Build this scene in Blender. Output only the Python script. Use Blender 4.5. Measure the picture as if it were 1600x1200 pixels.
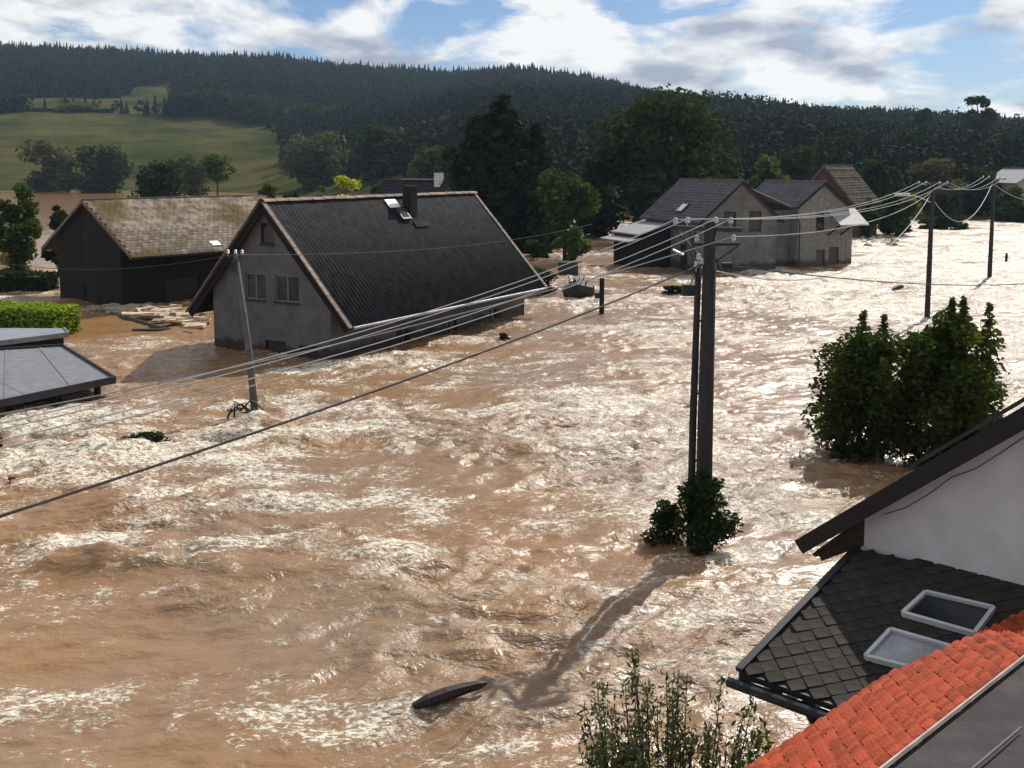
import bpy, math, random
import numpy as np
from mathutils import Vector, Matrix
from mathutils.geometry import tessellate_polygon

for o in list(bpy.data.objects):
    bpy.data.objects.remove(o)
S = bpy.context.scene
C = S.collection
R = math.radians

# ------------------------------------------------------------------ camera, sky, sun, exposure
EYE = Vector((0, 0, 8.5)); FPX = 1600.0; PITCH = R(6.0); HORIZON = 262.0
CYP = HORIZON + FPX * math.tan(PITCH)
cam = bpy.data.cameras.new('camera'); camo = bpy.data.objects.new('camera', cam); C.objects.link(camo)
camo.location = EYE; camo.rotation_euler = (R(90) - PITCH, 0, 0)
cam.sensor_fit = 'HORIZONTAL'; cam.sensor_width = 36; cam.lens = 36.0
cam.shift_y = (CYP - 600) / 1600.0
cam.clip_start = 0.1; cam.clip_end = 8000
S.camera = camo
SUN_AZ = (0.52, 0.855); SUN_EL = R(42)
sd = Vector((SUN_AZ[0] * math.cos(SUN_EL), SUN_AZ[1] * math.cos(SUN_EL), math.sin(SUN_EL))).normalized()
sun = bpy.data.lights.new('sun', 'SUN'); sun.energy = 5.0; sun.angle = R(0.5); sun.color = (1.0, 0.94, 0.85)
suno = bpy.data.objects.new('sun', sun); C.objects.link(suno)
suno.rotation_euler = (-sd).to_track_quat('-Z', 'Y').to_euler()
W = bpy.data.worlds.new('World'); S.world = W; W.use_nodes = True
wn = W.node_tree.nodes; wl = W.node_tree.links; wn.clear()
def N(nodes, t, **k):
    n = nodes.new(t)
    for a, b in k.items():
        setattr(n, a, b)
    return n
sky = N(wn, 'ShaderNodeTexSky', sky_type='NISHITA', sun_disc=False)
sky.sun_elevation = SUN_EL; sky.sun_rotation = math.atan2(SUN_AZ[0], SUN_AZ[1])
sky.air_density = 1.0; sky.dust_density = 0.4; sky.ozone_density = 1.6
tc = N(wn, 'ShaderNodeTexCoord')
sep = N(wn, 'ShaderNodeSeparateXYZ'); wl.new(tc.outputs['Generated'], sep.inputs[0])
def wmath(op, a, b=None, clamp=False):
    m = N(wn, 'ShaderNodeMath', operation=op, use_clamp=clamp)
    for i, v in enumerate((a, b)):
        if v is None: continue
        if isinstance(v, (int, float)): m.inputs[i].default_value = v
        else: wl.new(v, m.inputs[i])
    return m.outputs[0]
zz = wmath('ADD', wmath('MAXIMUM', sep.outputs[2], 0.0), 0.26)
cx = wmath('DIVIDE', sep.outputs[0], zz); cy = wmath('DIVIDE', sep.outputs[1], zz)
comb = N(wn, 'ShaderNodeCombineXYZ'); wl.new(cx, comb.inputs[0]); wl.new(cy, comb.inputs[1])
cn = N(wn, 'ShaderNodeTexNoise'); cn.inputs['Scale'].default_value = 3.0; cn.inputs['Detail'].default_value = 9
cn.inputs['Roughness'].default_value = 0.56; cn.inputs['Distortion'].default_value = 0.35
mp = N(wn, 'ShaderNodeMapping'); mp.inputs['Location'].default_value = (3.7, 1.3, 0); mp.inputs['Scale'].default_value = (1.0, 0.8, 1)
wl.new(comb.outputs[0], mp.inputs[0]); wl.new(mp.outputs[0], cn.inputs['Vector'])
cr = N(wn, 'ShaderNodeValToRGB'); cr.color_ramp.elements[0].position = 0.42; cr.color_ramp.elements[1].position = 0.53
wl.new(cn.outputs['Fac'], cr.inputs[0])
cn2 = N(wn, 'ShaderNodeTexNoise'); cn2.inputs['Scale'].default_value = 4.2; cn2.inputs['Detail'].default_value = 9
mp2 = N(wn, 'ShaderNodeMapping'); mp2.inputs['Location'].default_value = (9.1, 5.2, 2)
wl.new(comb.outputs[0], mp2.inputs[0]); wl.new(mp2.outputs[0], cn2.inputs['Vector'])
cc = N(wn, 'ShaderNodeValToRGB'); e = cc.color_ramp.elements
e[0].position = 0.33; e[0].color = (5.0, 5.6, 6.8, 1); e[1].position = 0.54; e[1].color = (13.0, 13.0, 12.8, 1)
wl.new(cn2.outputs['Fac'], cc.inputs[0])
mixw = N(wn, 'ShaderNodeMixRGB'); wl.new(cr.outputs[0], mixw.inputs[0]); tnt = N(wn, 'ShaderNodeMixRGB', blend_type='MULTIPLY'); tnt.inputs[0].default_value = 1; tnt.inputs[2].default_value = (0.68, 0.83, 1.08, 1); wl.new(sky.outputs[0], tnt.inputs[1]); wl.new(tnt.outputs[0], mixw.inputs[1]); wl.new(cc.outputs[0], mixw.inputs[2])
bg = N(wn, 'ShaderNodeBackground'); bg.inputs[1].default_value = 0.075
wo = N(wn, 'ShaderNodeOutputWorld'); wl.new(mixw.outputs[0], bg.inputs[0]); wl.new(bg.outputs[0], wo.inputs[0])
S.view_settings.view_transform = 'Standard'; S.view_settings.look = 'None'
S.view_settings.exposure = 0.0; S.view_settings.gamma = 1.0; S.view_settings.use_curve_mapping = False
S.render.engine = 'CYCLES'
S.cycles.max_bounces = 6; S.cycles.volume_bounces = 0; S.cycles.transparent_max_bounces = 8

# ------------------------------------------------------------------ survey helpers (photo pixel -> point in the place)
_c, _s = math.cos(PITCH), math.sin(PITCH)
def ray(px, py):
    a = (px - 800) / FPX; b = -(py - CYP) / FPX
    return Vector((a, _c + b * _s, -_s + b * _c))
def G(px, py, z=0.0):
    r = ray(px, py); return EYE + r * ((z - EYE.z) / r.z)
def GY(px, py, Y):
    r = ray(px, py); return EYE + r * (Y / r.y)
def hit(pl, px, py):
    r = ray(px, py); n, p = pl
    return EYE + r * ((p - EYE).dot(n) / r.dot(n))
def plane(a, b, c):
    n = (b - a).cross(c - a).normalized()
    if n.z < 0: n = -n
    return (n, a)

# ------------------------------------------------------------------ noise in numpy
_rng = np.random.default_rng(7)
_perm = _rng.permutation(512).astype(np.int64); _perm = np.concatenate([_perm, _perm])
_ga = _rng.random(512) * 2 * np.pi
def perlin(x, y, seed=0):
    x = np.asarray(x, float) + seed * 17.37; y = np.asarray(y, float) + seed * 9.71
    xi = np.floor(x).astype(np.int64); yi = np.floor(y).astype(np.int64)
    xf = x - xi; yf = y - yi
    u = xf * xf * xf * (xf * (xf * 6 - 15) + 10); v = yf * yf * yf * (yf * (yf * 6 - 15) + 10)
    def g(ix, iy, dx, dy):
        h = _perm[(_perm[ix % 512] + iy) % 512]; a = _ga[h]
        return np.cos(a) * dx + np.sin(a) * dy
    n00 = g(xi, yi, xf, yf); n10 = g(xi + 1, yi, xf - 1, yf)
    n01 = g(xi, yi + 1, xf, yf - 1); n11 = g(xi + 1, yi + 1, xf - 1, yf - 1)
    return (n00 * (1 - u) + n10 * u) * (1 - v) + (n01 * (1 - u) + n11 * u) * v
def fbm(x, y, o=4, seed=0, g=0.5):
    r = 0; a = 1; f = 1
    for i in range(o):
        r = r + a * perlin(x * f, y * f, seed + i * 3); a *= g; f *= 2.03
    return r
def sstep(a, b, x):
    t = np.clip((x - a) / (b - a), 0, 1); return t * t * (3 - 2 * t)

# ------------------------------------------------------------------ materials
MATS = {}
def mat(name, col, rough=0.8, var=0.25, scale=3.0, bump=0.0, bscale=20.0, metal=0.0, spec=0.3, col2=None, stretch=(1, 1, 1), detail=5, coords='Object', lo=0.35, hi=0.65):
    if name in MATS: return MATS[name]
    m = bpy.data.materials.new(name); m.use_nodes = True
    n = m.node_tree.nodes; l = m.node_tree.links; b = n['Principled BSDF']
    t = N(n, 'ShaderNodeTexCoord'); mpn = N(n, 'ShaderNodeMapping'); mpn.inputs['Scale'].default_value = stretch
    l.new(t.outputs[coords], mpn.inputs[0])
    nz = N(n, 'ShaderNodeTexNoise'); nz.inputs['Scale'].default_value = scale; nz.inputs['Detail'].default_value = detail; nz.inputs['Roughness'].default_value = 0.6
    l.new(mpn.outputs[0], nz.inputs['Vector'])
    rp = N(n, 'ShaderNodeValToRGB'); e = rp.color_ramp.elements; e[0].position = lo; e[1].position = hi
    if col2 is None:
        e[0].color = (*[c * (1 - var) for c in col], 1); e[1].color = (*[min(1, c * (1 + var)) for c in col], 1)
    else:
        e[0].color = (*col, 1); e[1].color = (*col2, 1)
    l.new(nz.outputs['Fac'], rp.inputs[0])
    oi = N(n, 'ShaderNodeObjectInfo'); hs = N(n, 'ShaderNodeHueSaturation')
    mr = N(n, 'ShaderNodeMapRange'); mr.inputs['To Min'].default_value = 1 - var * 0.6; mr.inputs['To Max'].default_value = 1 + var * 0.6
    l.new(oi.outputs['Random'], mr.inputs[0]); l.new(mr.outputs[0], hs.inputs['Value']); l.new(rp.outputs[0], hs.inputs['Color'])
    l.new(hs.outputs[0], b.inputs['Base Color'])
    b.inputs['Roughness'].default_value = rough; b.inputs['Metallic'].default_value = metal
    b.inputs['Specular IOR Level'].default_value = spec
    if bump > 0:
        bz = N(n, 'ShaderNodeTexNoise'); bz.inputs['Scale'].default_value = bscale; bz.inputs['Detail'].default_value = 6
        l.new(mpn.outputs[0], bz.inputs['Vector'])
        bn = N(n, 'ShaderNodeBump'); bn.inputs['Strength'].default_value = bump; bn.inputs['Distance'].default_value = 0.02
        l.new(bz.outputs['Fac'], bn.inputs['Height']); l.new(bn.outputs[0], b.inputs['Normal'])
    MATS[name] = m; return m
def leafmat(name, col, col2, trans=0.35):
    if name in MATS: return MATS[name]
    m = bpy.data.materials.new(name); m.use_nodes = True
    n = m.node_tree.nodes; l = m.node_tree.links; n.clear()
    at = N(n, 'ShaderNodeAttribute', attribute_name='tint')
    rp = N(n, 'ShaderNodeValToRGB'); e = rp.color_ramp.elements
    e[0].position = 0.1; e[0].color = (*col, 1); e[1].position = 0.95; e[1].color = (*col2, 1)
    l.new(at.outputs['Fac'], rp.inputs[0])
    d = N(n, 'ShaderNodeBsdfPrincipled'); d.inputs['Roughness'].default_value = 0.9; d.inputs['Specular IOR Level'].default_value = 0.05
    tr = N(n, 'ShaderNodeBsdfTranslucent'); mx = N(n, 'ShaderNodeMixShader'); mx.inputs[0].default_value = trans
    g2 = N(n, 'ShaderNodeMixRGB', blend_type='MULTIPLY'); g2.inputs[0].default_value = 1; g2.inputs[2].default_value = (1.5, 1.6, 0.55, 1)
    l.new(rp.outputs[0], d.inputs['Base Color']); l.new(rp.outputs[0], g2.inputs[1]); l.new(g2.outputs[0], tr.inputs['Color'])
    l.new(d.outputs[0], mx.inputs[1]); l.new(tr.outputs[0], mx.inputs[2])
    o = N(n, 'ShaderNodeOutputMaterial'); l.new(mx.outputs[0], o.inputs[0])
    MATS[name] = m; return m
def brickmat(name, c1, c2, mortar, scale, bw=0.5, bh=0.25):
    m = bpy.data.materials.new(name); m.use_nodes = True
    n = m.node_tree.nodes; l = m.node_tree.links; b = n['Principled BSDF']
    t = N(n, 'ShaderNodeTexCoord'); sp = N(n, 'ShaderNodeSeparateXYZ'); l.new(t.outputs['Object'], sp.inputs[0])
    ad = N(n, 'ShaderNodeMath', operation='ADD'); l.new(sp.outputs[0], ad.inputs[0]); l.new(sp.outputs[1], ad.inputs[1])
    cb = N(n, 'ShaderNodeCombineXYZ'); l.new(ad.outputs[0], cb.inputs[0]); l.new(sp.outputs[2], cb.inputs[1])
    br = N(n, 'ShaderNodeTexBrick'); br.inputs['Color1'].default_value = (*c1, 1); br.inputs['Color2'].default_value = (*c2, 1); br.inputs['Mortar'].default_value = (*mortar, 1)
    br.inputs['Scale'].default_value = scale; br.inputs['Brick Width'].default_value = bw; br.inputs['Row Height'].default_value = bh; br.inputs['Mortar Size'].default_value = 0.02
    l.new(cb.outputs[0], br.inputs['Vector'])
    nz = N(n, 'ShaderNodeTexNoise'); nz.inputs['Scale'].default_value = 1.2; nz.inputs['Detail'].default_value = 8; l.new(t.outputs['Object'], nz.inputs['Vector'])
    mr = N(n, 'ShaderNodeMapRange'); mr.inputs['From Min'].default_value = 0.3; mr.inputs['From Max'].default_value = 0.7; mr.inputs['To Min'].default_value = 0.65; mr.inputs['To Max'].default_value = 1.2
    l.new(nz.outputs['Fac'], mr.inputs[0])
    mu = N(n, 'ShaderNodeMixRGB', blend_type='MULTIPLY'); mu.inputs[0].default_value = 1; l.new(br.outputs['Color'], mu.inputs[1]); l.new(mr.outputs[0], mu.inputs[2])
    l.new(mu.outputs[0], b.inputs['Base Color']); b.inputs['Roughness'].default_value = 0.9
    bn = N(n, 'ShaderNodeBump'); bn.inputs['Strength'].default_value = 0.5; bn.inputs['Distance'].default_value = 0.02; l.new(br.outputs['Fac'], bn.inputs['Height']); bn.invert = True
    l.new(bn.outputs[0], b.inputs['Normal'])
    MATS[name] = m; return m

def wetband(m, top=.55):
    n = m.node_tree.nodes; l = m.node_tree.links; bs = n['Principled BSDF']; src = bs.inputs['Base Color'].links[0].from_socket
    g = N(n, 'ShaderNodeNewGeometry'); sp = N(n, 'ShaderNodeSeparateXYZ'); l.new(g.outputs['Position'], sp.inputs[0])
    z = N(n, 'ShaderNodeTexNoise'); z.inputs['Scale'].default_value = 1.3; z.inputs['Detail'].default_value = 6; l.new(g.outputs['Position'], z.inputs['Vector'])
    ad = N(n, 'ShaderNodeMath', operation='MULTIPLY_ADD'); l.new(z.outputs['Fac'], ad.inputs[0]); ad.inputs[1].default_value = -.9; l.new(sp.outputs[2], ad.inputs[2])
    mr = N(n, 'ShaderNodeMapRange', interpolation_type='SMOOTHSTEP'); mr.inputs['From Min'].default_value = top - .55; mr.inputs['From Max'].default_value = top - .3; l.new(ad.outputs[0], mr.inputs[0])
    mx = N(n, 'ShaderNodeMixRGB', blend_type='MULTIPLY'); mx.inputs[0].default_value = 1; l.new(src, mx.inputs[1])
    tn = N(n, 'ShaderNodeMixRGB'); tn.inputs[1].default_value = (.42, .34, .27, 1); tn.inputs[2].default_value = (1, 1, 1, 1); l.new(mr.outputs[0], tn.inputs[0]); l.new(tn.outputs[0], mx.inputs[2])
    l.new(mx.outputs[0], bs.inputs['Base Color']); return m
# ------------------------------------------------------------------ mesh helpers
def frame(dv, nv):
    dv = Vector(dv).normalized(); nv = Vector(nv).normalized(); x = dv.cross(nv)
    return Matrix((x, dv, nv)).transposed()
class MB:
    def __init__(s): s.v = []; s.f = []
    def add(s, vs, fs):
        k = len(s.v); s.v += [tuple(v) for v in vs]; s.f += [tuple(i + k for i in f) for f in fs]; return s
    def box(s, c, d, rot=None):
        c = Vector(c); h = [x / 2 for x in d]; vs = []
        for i in range(8):
            p = Vector((h[0] if i & 1 else -h[0], h[1] if i & 2 else -h[1], h[2] if i & 4 else -h[2]))
            if rot is not None: p = rot @ p
            vs.append(c + p)
        return s.add(vs, [(0, 2, 3, 1), (4, 5, 7, 6), (0, 1, 5, 4), (2, 6, 7, 3), (0, 4, 6, 2), (1, 3, 7, 5)])
    def slab(s, pts, off):
        pts = [Vector(p) for p in pts]; off = Vector(off); n = len(pts)
        fs = [tuple(range(n)), tuple(range(2 * n - 1, n - 1, -1))]
        for i in range(n):
            j = (i + 1) % n; fs.append((i, i + n, j + n, j))
        return s.add(pts + [p + off for p in pts], fs)
    def bar(s, a, b, w, h=None, up=(0, 0, 1)):
        a = Vector(a); b = Vector(b); h = h or w; d = (b - a).normalized(); up = Vector(up)
        if abs(d.dot(up)) > 0.98: up = Vector((1, 0, 0))
        x = d.cross(up).normalized() * w / 2; y = x.cross(d).normalized() * h / 2
        vs = [a - x - y, a + x - y, a + x + y, a - x + y, b - x - y, b + x - y, b + x + y, b - x + y]
        return s.add(vs, [(3, 2, 1, 0), (4, 5, 6, 7), (0, 1, 5, 4), (1, 2, 6, 5), (2, 3, 7, 6), (3, 0, 4, 7)])
    def tube(s, pts, rad, n=6, cap=True):
        pts = [Vector(p) for p in pts]; m = len(pts)
        if not hasattr(rad, '__len__'): rad = [rad] * m
        vs = []
        for i, p in enumerate(pts):
            d = (pts[min(i + 1, m - 1)] - pts[max(i - 1, 0)]).normalized()
            up = Vector((0, 0, 1)) if abs(d.z) < 0.9 else Vector((1, 0, 0))
            x = d.cross(up).normalized(); y = x.cross(d)
            for k in range(n):
                a = 2 * math.pi * k / n; vs.append(p + (x * math.cos(a) + y * math.sin(a)) * rad[i])
        fs = [(i * n + k, i * n + (k + 1) % n, (i + 1) * n + (k + 1) % n, (i + 1) * n + k) for i in range(m - 1) for k in range(n)]
        if cap: fs += [tuple(range(n - 1, -1, -1)), tuple((m - 1) * n + k for k in range(n))]
        return s.add(vs, fs)
    def wall(s, P, outer, holes, depth):
        """flat wall from 2D outline with rectangular openings; P(u,w,d) -> point, d into the wall"""
        loops = [[Vector((a, b, 0)) for a, b in outer]] + [[Vector((a, b, 0)) for a, b in ((x0, y0), (x1, y0), (x1, y1), (x0, y1))] for x0, x1, y0, y1 in holes]
        flat = [p for lp in loops for p in lp]; k = len(flat)
        tr = tessellate_polygon(loops)
        vs = [P(p.x, p.y, 0) for p in flat] + [P(p.x, p.y, depth) for p in flat]
        fs = [tuple(t) for t in tr] + [tuple(i + k for i in reversed(t)) for t in tr]
        st = 0
        for lp in loops:
            n = len(lp)
            for i in range(n):
                j = (i + 1) % n; fs.append((st + i, st + j, st + j + k, st + i + k))
            st += n
        return s.add(vs, fs)
    def build(s, name, m, parent=None, smooth=False):
        me = bpy.data.meshes.new(name); me.from_pydata(s.v, [], s.f)
        import bmesh
        bm = bmesh.new(); bm.from_mesh(me); bmesh.ops.recalc_face_normals(bm, faces=bm.faces); bm.to_mesh(me); bm.free()
        me.materials.append(m)
        if smooth: me.polygons.foreach_set('use_smooth', [True] * len(me.polygons))
        o = bpy.data.objects.new(name, me); C.objects.link(o)
        if parent: o.parent = parent
        return o
def npmesh(name, v, f, m, parent=None, tint=None, smooth=False, attrs=None):
    v = np.asarray(v, np.float32); f = np.asarray(f, np.int32); k = f.shape[1]
    me = bpy.data.meshes.new(name); me.vertices.add(len(v)); me.vertices.foreach_set('co', v.ravel())
    me.loops.add(f.size); me.loops.foreach_set('vertex_index', f.ravel())
    me.polygons.add(len(f)); me.polygons.foreach_set('loop_start', np.arange(0, f.size, k, dtype=np.int32))
    try: me.polygons.foreach_set('loop_total', np.full(len(f), k, np.int32))
    except Exception: pass
    me.update(calc_edges=True)
    if tint is not None:
        a = me.attributes.new('tint', 'FLOAT', 'POINT'); a.data.foreach_set('value', np.asarray(tint, np.float32))
    for nm, val in (attrs or {}).items():
        a = me.attributes.new(nm, 'FLOAT', 'POINT'); a.data.foreach_set('value', np.asarray(val, np.float32))
    if smooth: me.polygons.foreach_set('use_smooth', np.ones(len(f), bool))
    me.materials.append(m); me.validate()
    o = bpy.data.objects.new(name, me); C.objects.link(o)
    if parent: o.parent = parent
    return o
def tag(o, label=None, cat=None, group=None, kind=None):
    if label: o['label'] = label
    if cat: o['category'] = cat
    if group: o['group'] = group
    if kind: o['kind'] = kind
    return o
def thing(name, label, cat, loc=(0, 0, 0), rz=0, group=None):
    o = bpy.data.objects.new(name, None); C.objects.link(o); o.empty_display_size = 0.2
    o.location = loc; o.rotation_euler = (0, 0, rz)
    return tag(o, label, cat, group)
def share(o, name, parent, loc, rot=None, scale=None):
    c = o.copy(); c.name = name; C.objects.link(c); c.parent = parent; c.location = loc
    if rot is not None: c.rotation_euler = rot
    if scale is not None: c.scale = scale
    return c

# ------------------------------------------------------------------ hills and ground
RX = np.array([-1300, -550, -340, -175, -60, 0, 60, 149, 234, 325, 500, 1300.0])
RYv = np.array([1120, 1100, 1100, 1080, 1030, 1000, 950, 850, 750, 680, 620, 600.0])
RZ = np.array([120, 127, 120, 108, 93, 93, 80, 54, 39, 30, 36, 40.0])
FX = np.array([-1300, -120, -60, -10, 30, 400, 1300.0]); FY = np.array([385, 385, 310, 165, 163, 168, 180.0])
def terrain(x, y):
    x = np.asarray(x, float); y = np.asarray(y, float)
    yr = np.interp(x, RX, RYv); zr = np.interp(x, RX, RZ); yf = np.interp(x, FX, FY)
    t = (y - yf) / (yr - yf)
    z = np.where(t < 0, np.maximum(t * 40, -1.6), zr * np.clip(t, 0, 1) ** 1.03)
    z = np.where(t > 1, zr - (t - 1) * 25, z)
    z = z + np.where(t > 0, np.clip(t * 6, 0, 1) * (fbm(x / 140, y / 140, 3, 3) * 6 + 0.6 * perlin(x / 25, y / 25, 5)), 0)
    return z
gx = np.arange(-1300, 1301, 13.0); gy = np.concatenate([np.arange(120, 700, 8.0), np.arange(700, 1500, 14.0)])
X, Y = np.meshgrid(gx, gy); Z = terrain(X, Y)
nx, ny = len(gx), len(gy)
idx = np.arange(nx * ny).reshape(ny, nx)
quads = np.stack([idx[:-1, :-1], idx[:-1, 1:], idx[1:, 1:], idx[1:, :-1]], -1).reshape(-1, 4)
MEADOW = [(-600, 380), (-600, 640), (-330, 650), (-240, 645), (-165, 630), (-130, 600), (-118, 520), (-85, 380)]
UPPER = [(-420, 678), (-400, 725), (-350, 735), (-290, 775), (-300, 835), (-262, 835), (-250, 760), (-225, 690), (-190, 665), (-240, 650), (-330, 655)]
FIELD2 = [(-62, 400), (-55, 470), (-22, 480), (-18, 400)]
FIELD3 = [(8, 250), (12, 380), (52, 370), (45, 250)]
FIELD4 = [(-70, 640), (-60, 700), (20, 690), (20, 640)]
def inpoly(x, y, poly):
    x = np.asarray(x); y = np.asarray(y); r = np.zeros(x.shape, bool); n = len(poly)
    for i in range(n):
        x0, y0 = poly[i]; x1, y1 = poly[(i + 1) % n]
        if y0 == y1: continue
        cnd = ((y0 > y) != (y1 > y)) & (x < (x1 - x0) * (y - y0) / (y1 - y0) + x0); r ^= cnd
    return r
mgrass = mat('hill_grass', (0.034, 0.046, 0.015), 0.95, spec=0.0, scale=0.03, col2=(0.098, 0.088, 0.032), detail=13, lo=0.38, hi=0.62)
hill = npmesh('hillside', np.stack([X, Y, Z], -1).reshape(-1, 3), quads, mgrass, smooth=True); tag(hill, kind='structure')
MB().slab([(-1300, -60, -1.75), (1300, -60, -1.75), (1300, 1494, -1.75), (-1300, 1494, -1.75)], (0, 0, -0.4)).build('riverbed', mat('silt', (0.12, 0.08, 0.05), 0.95)); tag(bpy.data.objects['riverbed'], kind='structure')

# ------------------------------------------------------------------ flood water
def axis(segs):
    out = []
    for a, b, s0, s1 in segs:
        p = a; n = 0
        while p < b:
            out.append(p); p += s0 + (s1 - s0) * (p - a) / (b - a)
    out.append(segs[-1][1]); return np.array(out)
wx = axis([(-700, -60, 30, 1.2), (-60, -20, 1.0, 0.13), (-20, 16, 0.115, 0.115), (16, 60, 0.12, 0.5), (60, 700, 0.6, 30)])
wy = axis([(-40, 9, 4, 0.3), (9, 32, 0.095, 0.105), (32, 80, 0.11, 0.3), (80, 180, 0.3, 1.2), (180, 600, 1.5, 12)])
X, Y = np.meshgrid(wx, wy)
fl = np.array([-0.93, -0.36]); fp = np.array([0.36, -0.93])
U = X * fl[0] + Y * fl[1]; V = X * fp[0] + Y * fp[1]
wU = U + 1.4 * fbm(X / 5, Y / 5, 2, 11); wV = V + 0.9 * fbm(X / 4, Y / 4, 2, 21)
calm = sstep(-0.25, 0.35, fbm(X / 9, Y / 6, 3, 31))           # 0 calm .. 1 rough
def gauss(px, py, rx, ry=None):
    p = G(px, py); ry = ry or rx; return np.exp(-(((X - p.x) / rx) ** 2 + ((Y - p.y) / ry) ** 2))
rapid = gauss(140, 720, 5.5, 3.5) + 0.8 * gauss(60, 660, 4, 3) + 0.9 * gauss(385, 685, 1.5, 1.2) + 0.9 * gauss(150, 872, 2.6, .5) + 0.6 * gauss(280, 790, 3, 1.5) + 0.5 * gauss(140, 880, 2.6, 0.9)
rapid += 0.6 * gauss(930, 640, 4, 5) + 0.5 * gauss(1000, 800, 3, 2) + 0.55 * gauss(1120, 960, 1.6, 2.2) + 0.25 * gauss(560, 1120, 2.0, 0.8) + 0.45 * gauss(1180, 700, 3, 5)
rapid += 0.5 * gauss(1250, 440, 6, 4) + 0.4 * gauss(620, 570, 4, 2.5) + 0.4 * gauss(960, 700, 3, 3)
rapid += .6 * gauss(1060, 885, 1.2, .5) + .45 * gauss(540, 578, 1.5, 1.0) + .4 * gauss(640, 545, 2, 1.2) + .4 * gauss(760, 512, 2, 1.2) + .5 * gauss(1370, 745, 1.8, .6) + .4 * gauss(470, 590, 1.5, .8)
lee = gauss(170, 510, 7, 5)
amp = (0.45 + 0.75 * calm + 0.9 * np.clip(rapid, 0, 1.2)) * (1 - 0.75 * np.clip(lee, 0, 1))
def ridge(n): return 1 - 2 * np.abs(n)
h = 0.16 * fbm(wU / 5.5, wV / 3.2, 2, 41)
h = h + amp * (0.115 * ridge(perlin(wU / 2.6, wV / 1.3, 51)) + 0.125 * ridge(perlin(wU / 1.3, wV / 0.7, 61)) + 0.07 * ridge(perlin(wU / 0.7, wV / 0.4, 71)))
h = h + (0.5 + amp) * 0.025 * ridge(perlin(wU / 0.42, wV / 0.26, 81))
h = h + 0.34 * gauss(170, 895, 1.9, 0.4) * (1 + 0.6 * perlin(X / .5, Y / .4, 5)) + 0.18 * gauss(420, 905, 1.6, .5) + 0.34 * gauss(400, 668, .5, .4) + 0.14 * gauss(360, 690, .9, .5) + 0.55 * gauss(1290, 418, 3.6, 3.0)
far = sstep(110, 260, Y); h = h * (1 - 0.9 * far)
crest = ridge(perlin(wU / 1.3, wV / 0.7, 61)) * .35 + fbm(wU / 2.2, wV / 1.3, 4, 91, 0.6)
patch = fbm(X / 7 + .3 * perlin(X / 3, Y / 3, 4), Y / 5, 4, 101, 0.55)
glare = sstep(6, 24, X) * sstep(24, 45, Y)  # sun glare painted in: whitens the far right water on top of real foam
foam_glare = sstep(-0.25, 1.25, crest * 0.85 + patch * 0.75 + 0.7 * np.clip(rapid, 0, 1.2) + 0.2 * calm + 0.5 * glare + 0.09) * (1 - 0.8 * np.clip(lee, 0, 1))
far2 = sstep(70, 150, Y) * sstep(10, -30, X)
foam_glare = foam_glare * (1 - far) * (1 - far2)
rough = np.clip(.5 + .45 * calm + .3 * np.clip(rapid, 0, 1) - .3 * lee, .15, 1) * (1 - .8 * far) * (1 - .85 * far2)
h = h * (1 - .8 * far2)
warm = np.clip(0.5 + 0.8 * fbm(X / 6, Y / 5, 3, 131) + 0.35 * sstep(-2, -14, X), 0, 1)
nx, ny = len(wx), len(wy); idx = np.arange(nx * ny).reshape(ny, nx)
quads = np.stack([idx[:-1, :-1], idx[:-1, 1:], idx[1:, 1:], idx[1:, :-1]], -1).reshape(-1, 4)
wm = bpy.data.materials.new('flood_water'); wm.use_nodes = True
n = wm.node_tree.nodes; l = wm.node_tree.links; b = n['Principled BSDF']
t = N(n, 'ShaderNodeTexCoord'); mpn = N(n, 'ShaderNodeMapping'); mpn.inputs['Rotation'].default_value = (0, 0, R(-21)); mpn.inputs['Scale'].default_value = (0.55, 1.0, 1)
l.new(t.outputs['Object'], mpn.inputs[0])
fa = N(n, 'ShaderNodeAttribute', attribute_name='foam_glare'); wa = N(n, 'ShaderNodeAttribute', attribute_name='warm')
ra = N(n, 'ShaderNodeAttribute', attribute_name='rough')
def nz_(scale, det, rg, dist):
    q = N(n, 'ShaderNodeTexNoise'); q.inputs['Scale'].default_value = scale; q.inputs['Detail'].default_value = det; q.inputs['Roughness'].default_value = rg; q.inputs['Distortion'].default_value = dist
    l.new(mpn.outputs[0], q.inputs['Vector']); return q.outputs['Fac']
def ma(op, a_, b_=None, c_=None):
    q = N(n, 'ShaderNodeMath', operation=op)
    for i_, v_ in enumerate((a_, b_, c_)):
        if v_ is None: continue
        if isinstance(v_, (int, float)): q.inputs[i_].default_value = v_
        else: l.new(v_, q.inputs[i_])
    return q.outputs[0]
def lace(scale, dist, det=3): return ma('SUBTRACT', 1.0, ma('MULTIPLY', ma('ABSOLUTE', ma('SUBTRACT', nz_(scale, det, .55, dist), .5)), 7.0))
lc = ma('MAXIMUM', lace(2.4, 1.2, 5), ma('SUBTRACT', lace(6.5, 1.0, 4), .1))
spk = ma('MULTIPLY', ma('SUBTRACT', nz_(12.0, 6, .75, .6), .5), 3.0)
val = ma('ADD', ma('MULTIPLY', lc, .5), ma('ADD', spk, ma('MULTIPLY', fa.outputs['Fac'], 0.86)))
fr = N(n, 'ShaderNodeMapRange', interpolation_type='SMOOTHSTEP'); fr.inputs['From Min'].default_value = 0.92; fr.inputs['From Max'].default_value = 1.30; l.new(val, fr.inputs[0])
m1 = N(n, 'ShaderNodeMixRGB'); m1.inputs[1].default_value = (0.240, 0.157, 0.094, 1); m1.inputs[2].default_value = (0.275, 0.146, 0.058, 1); l.new(wa.outputs['Fac'], m1.inputs[0])
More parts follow.
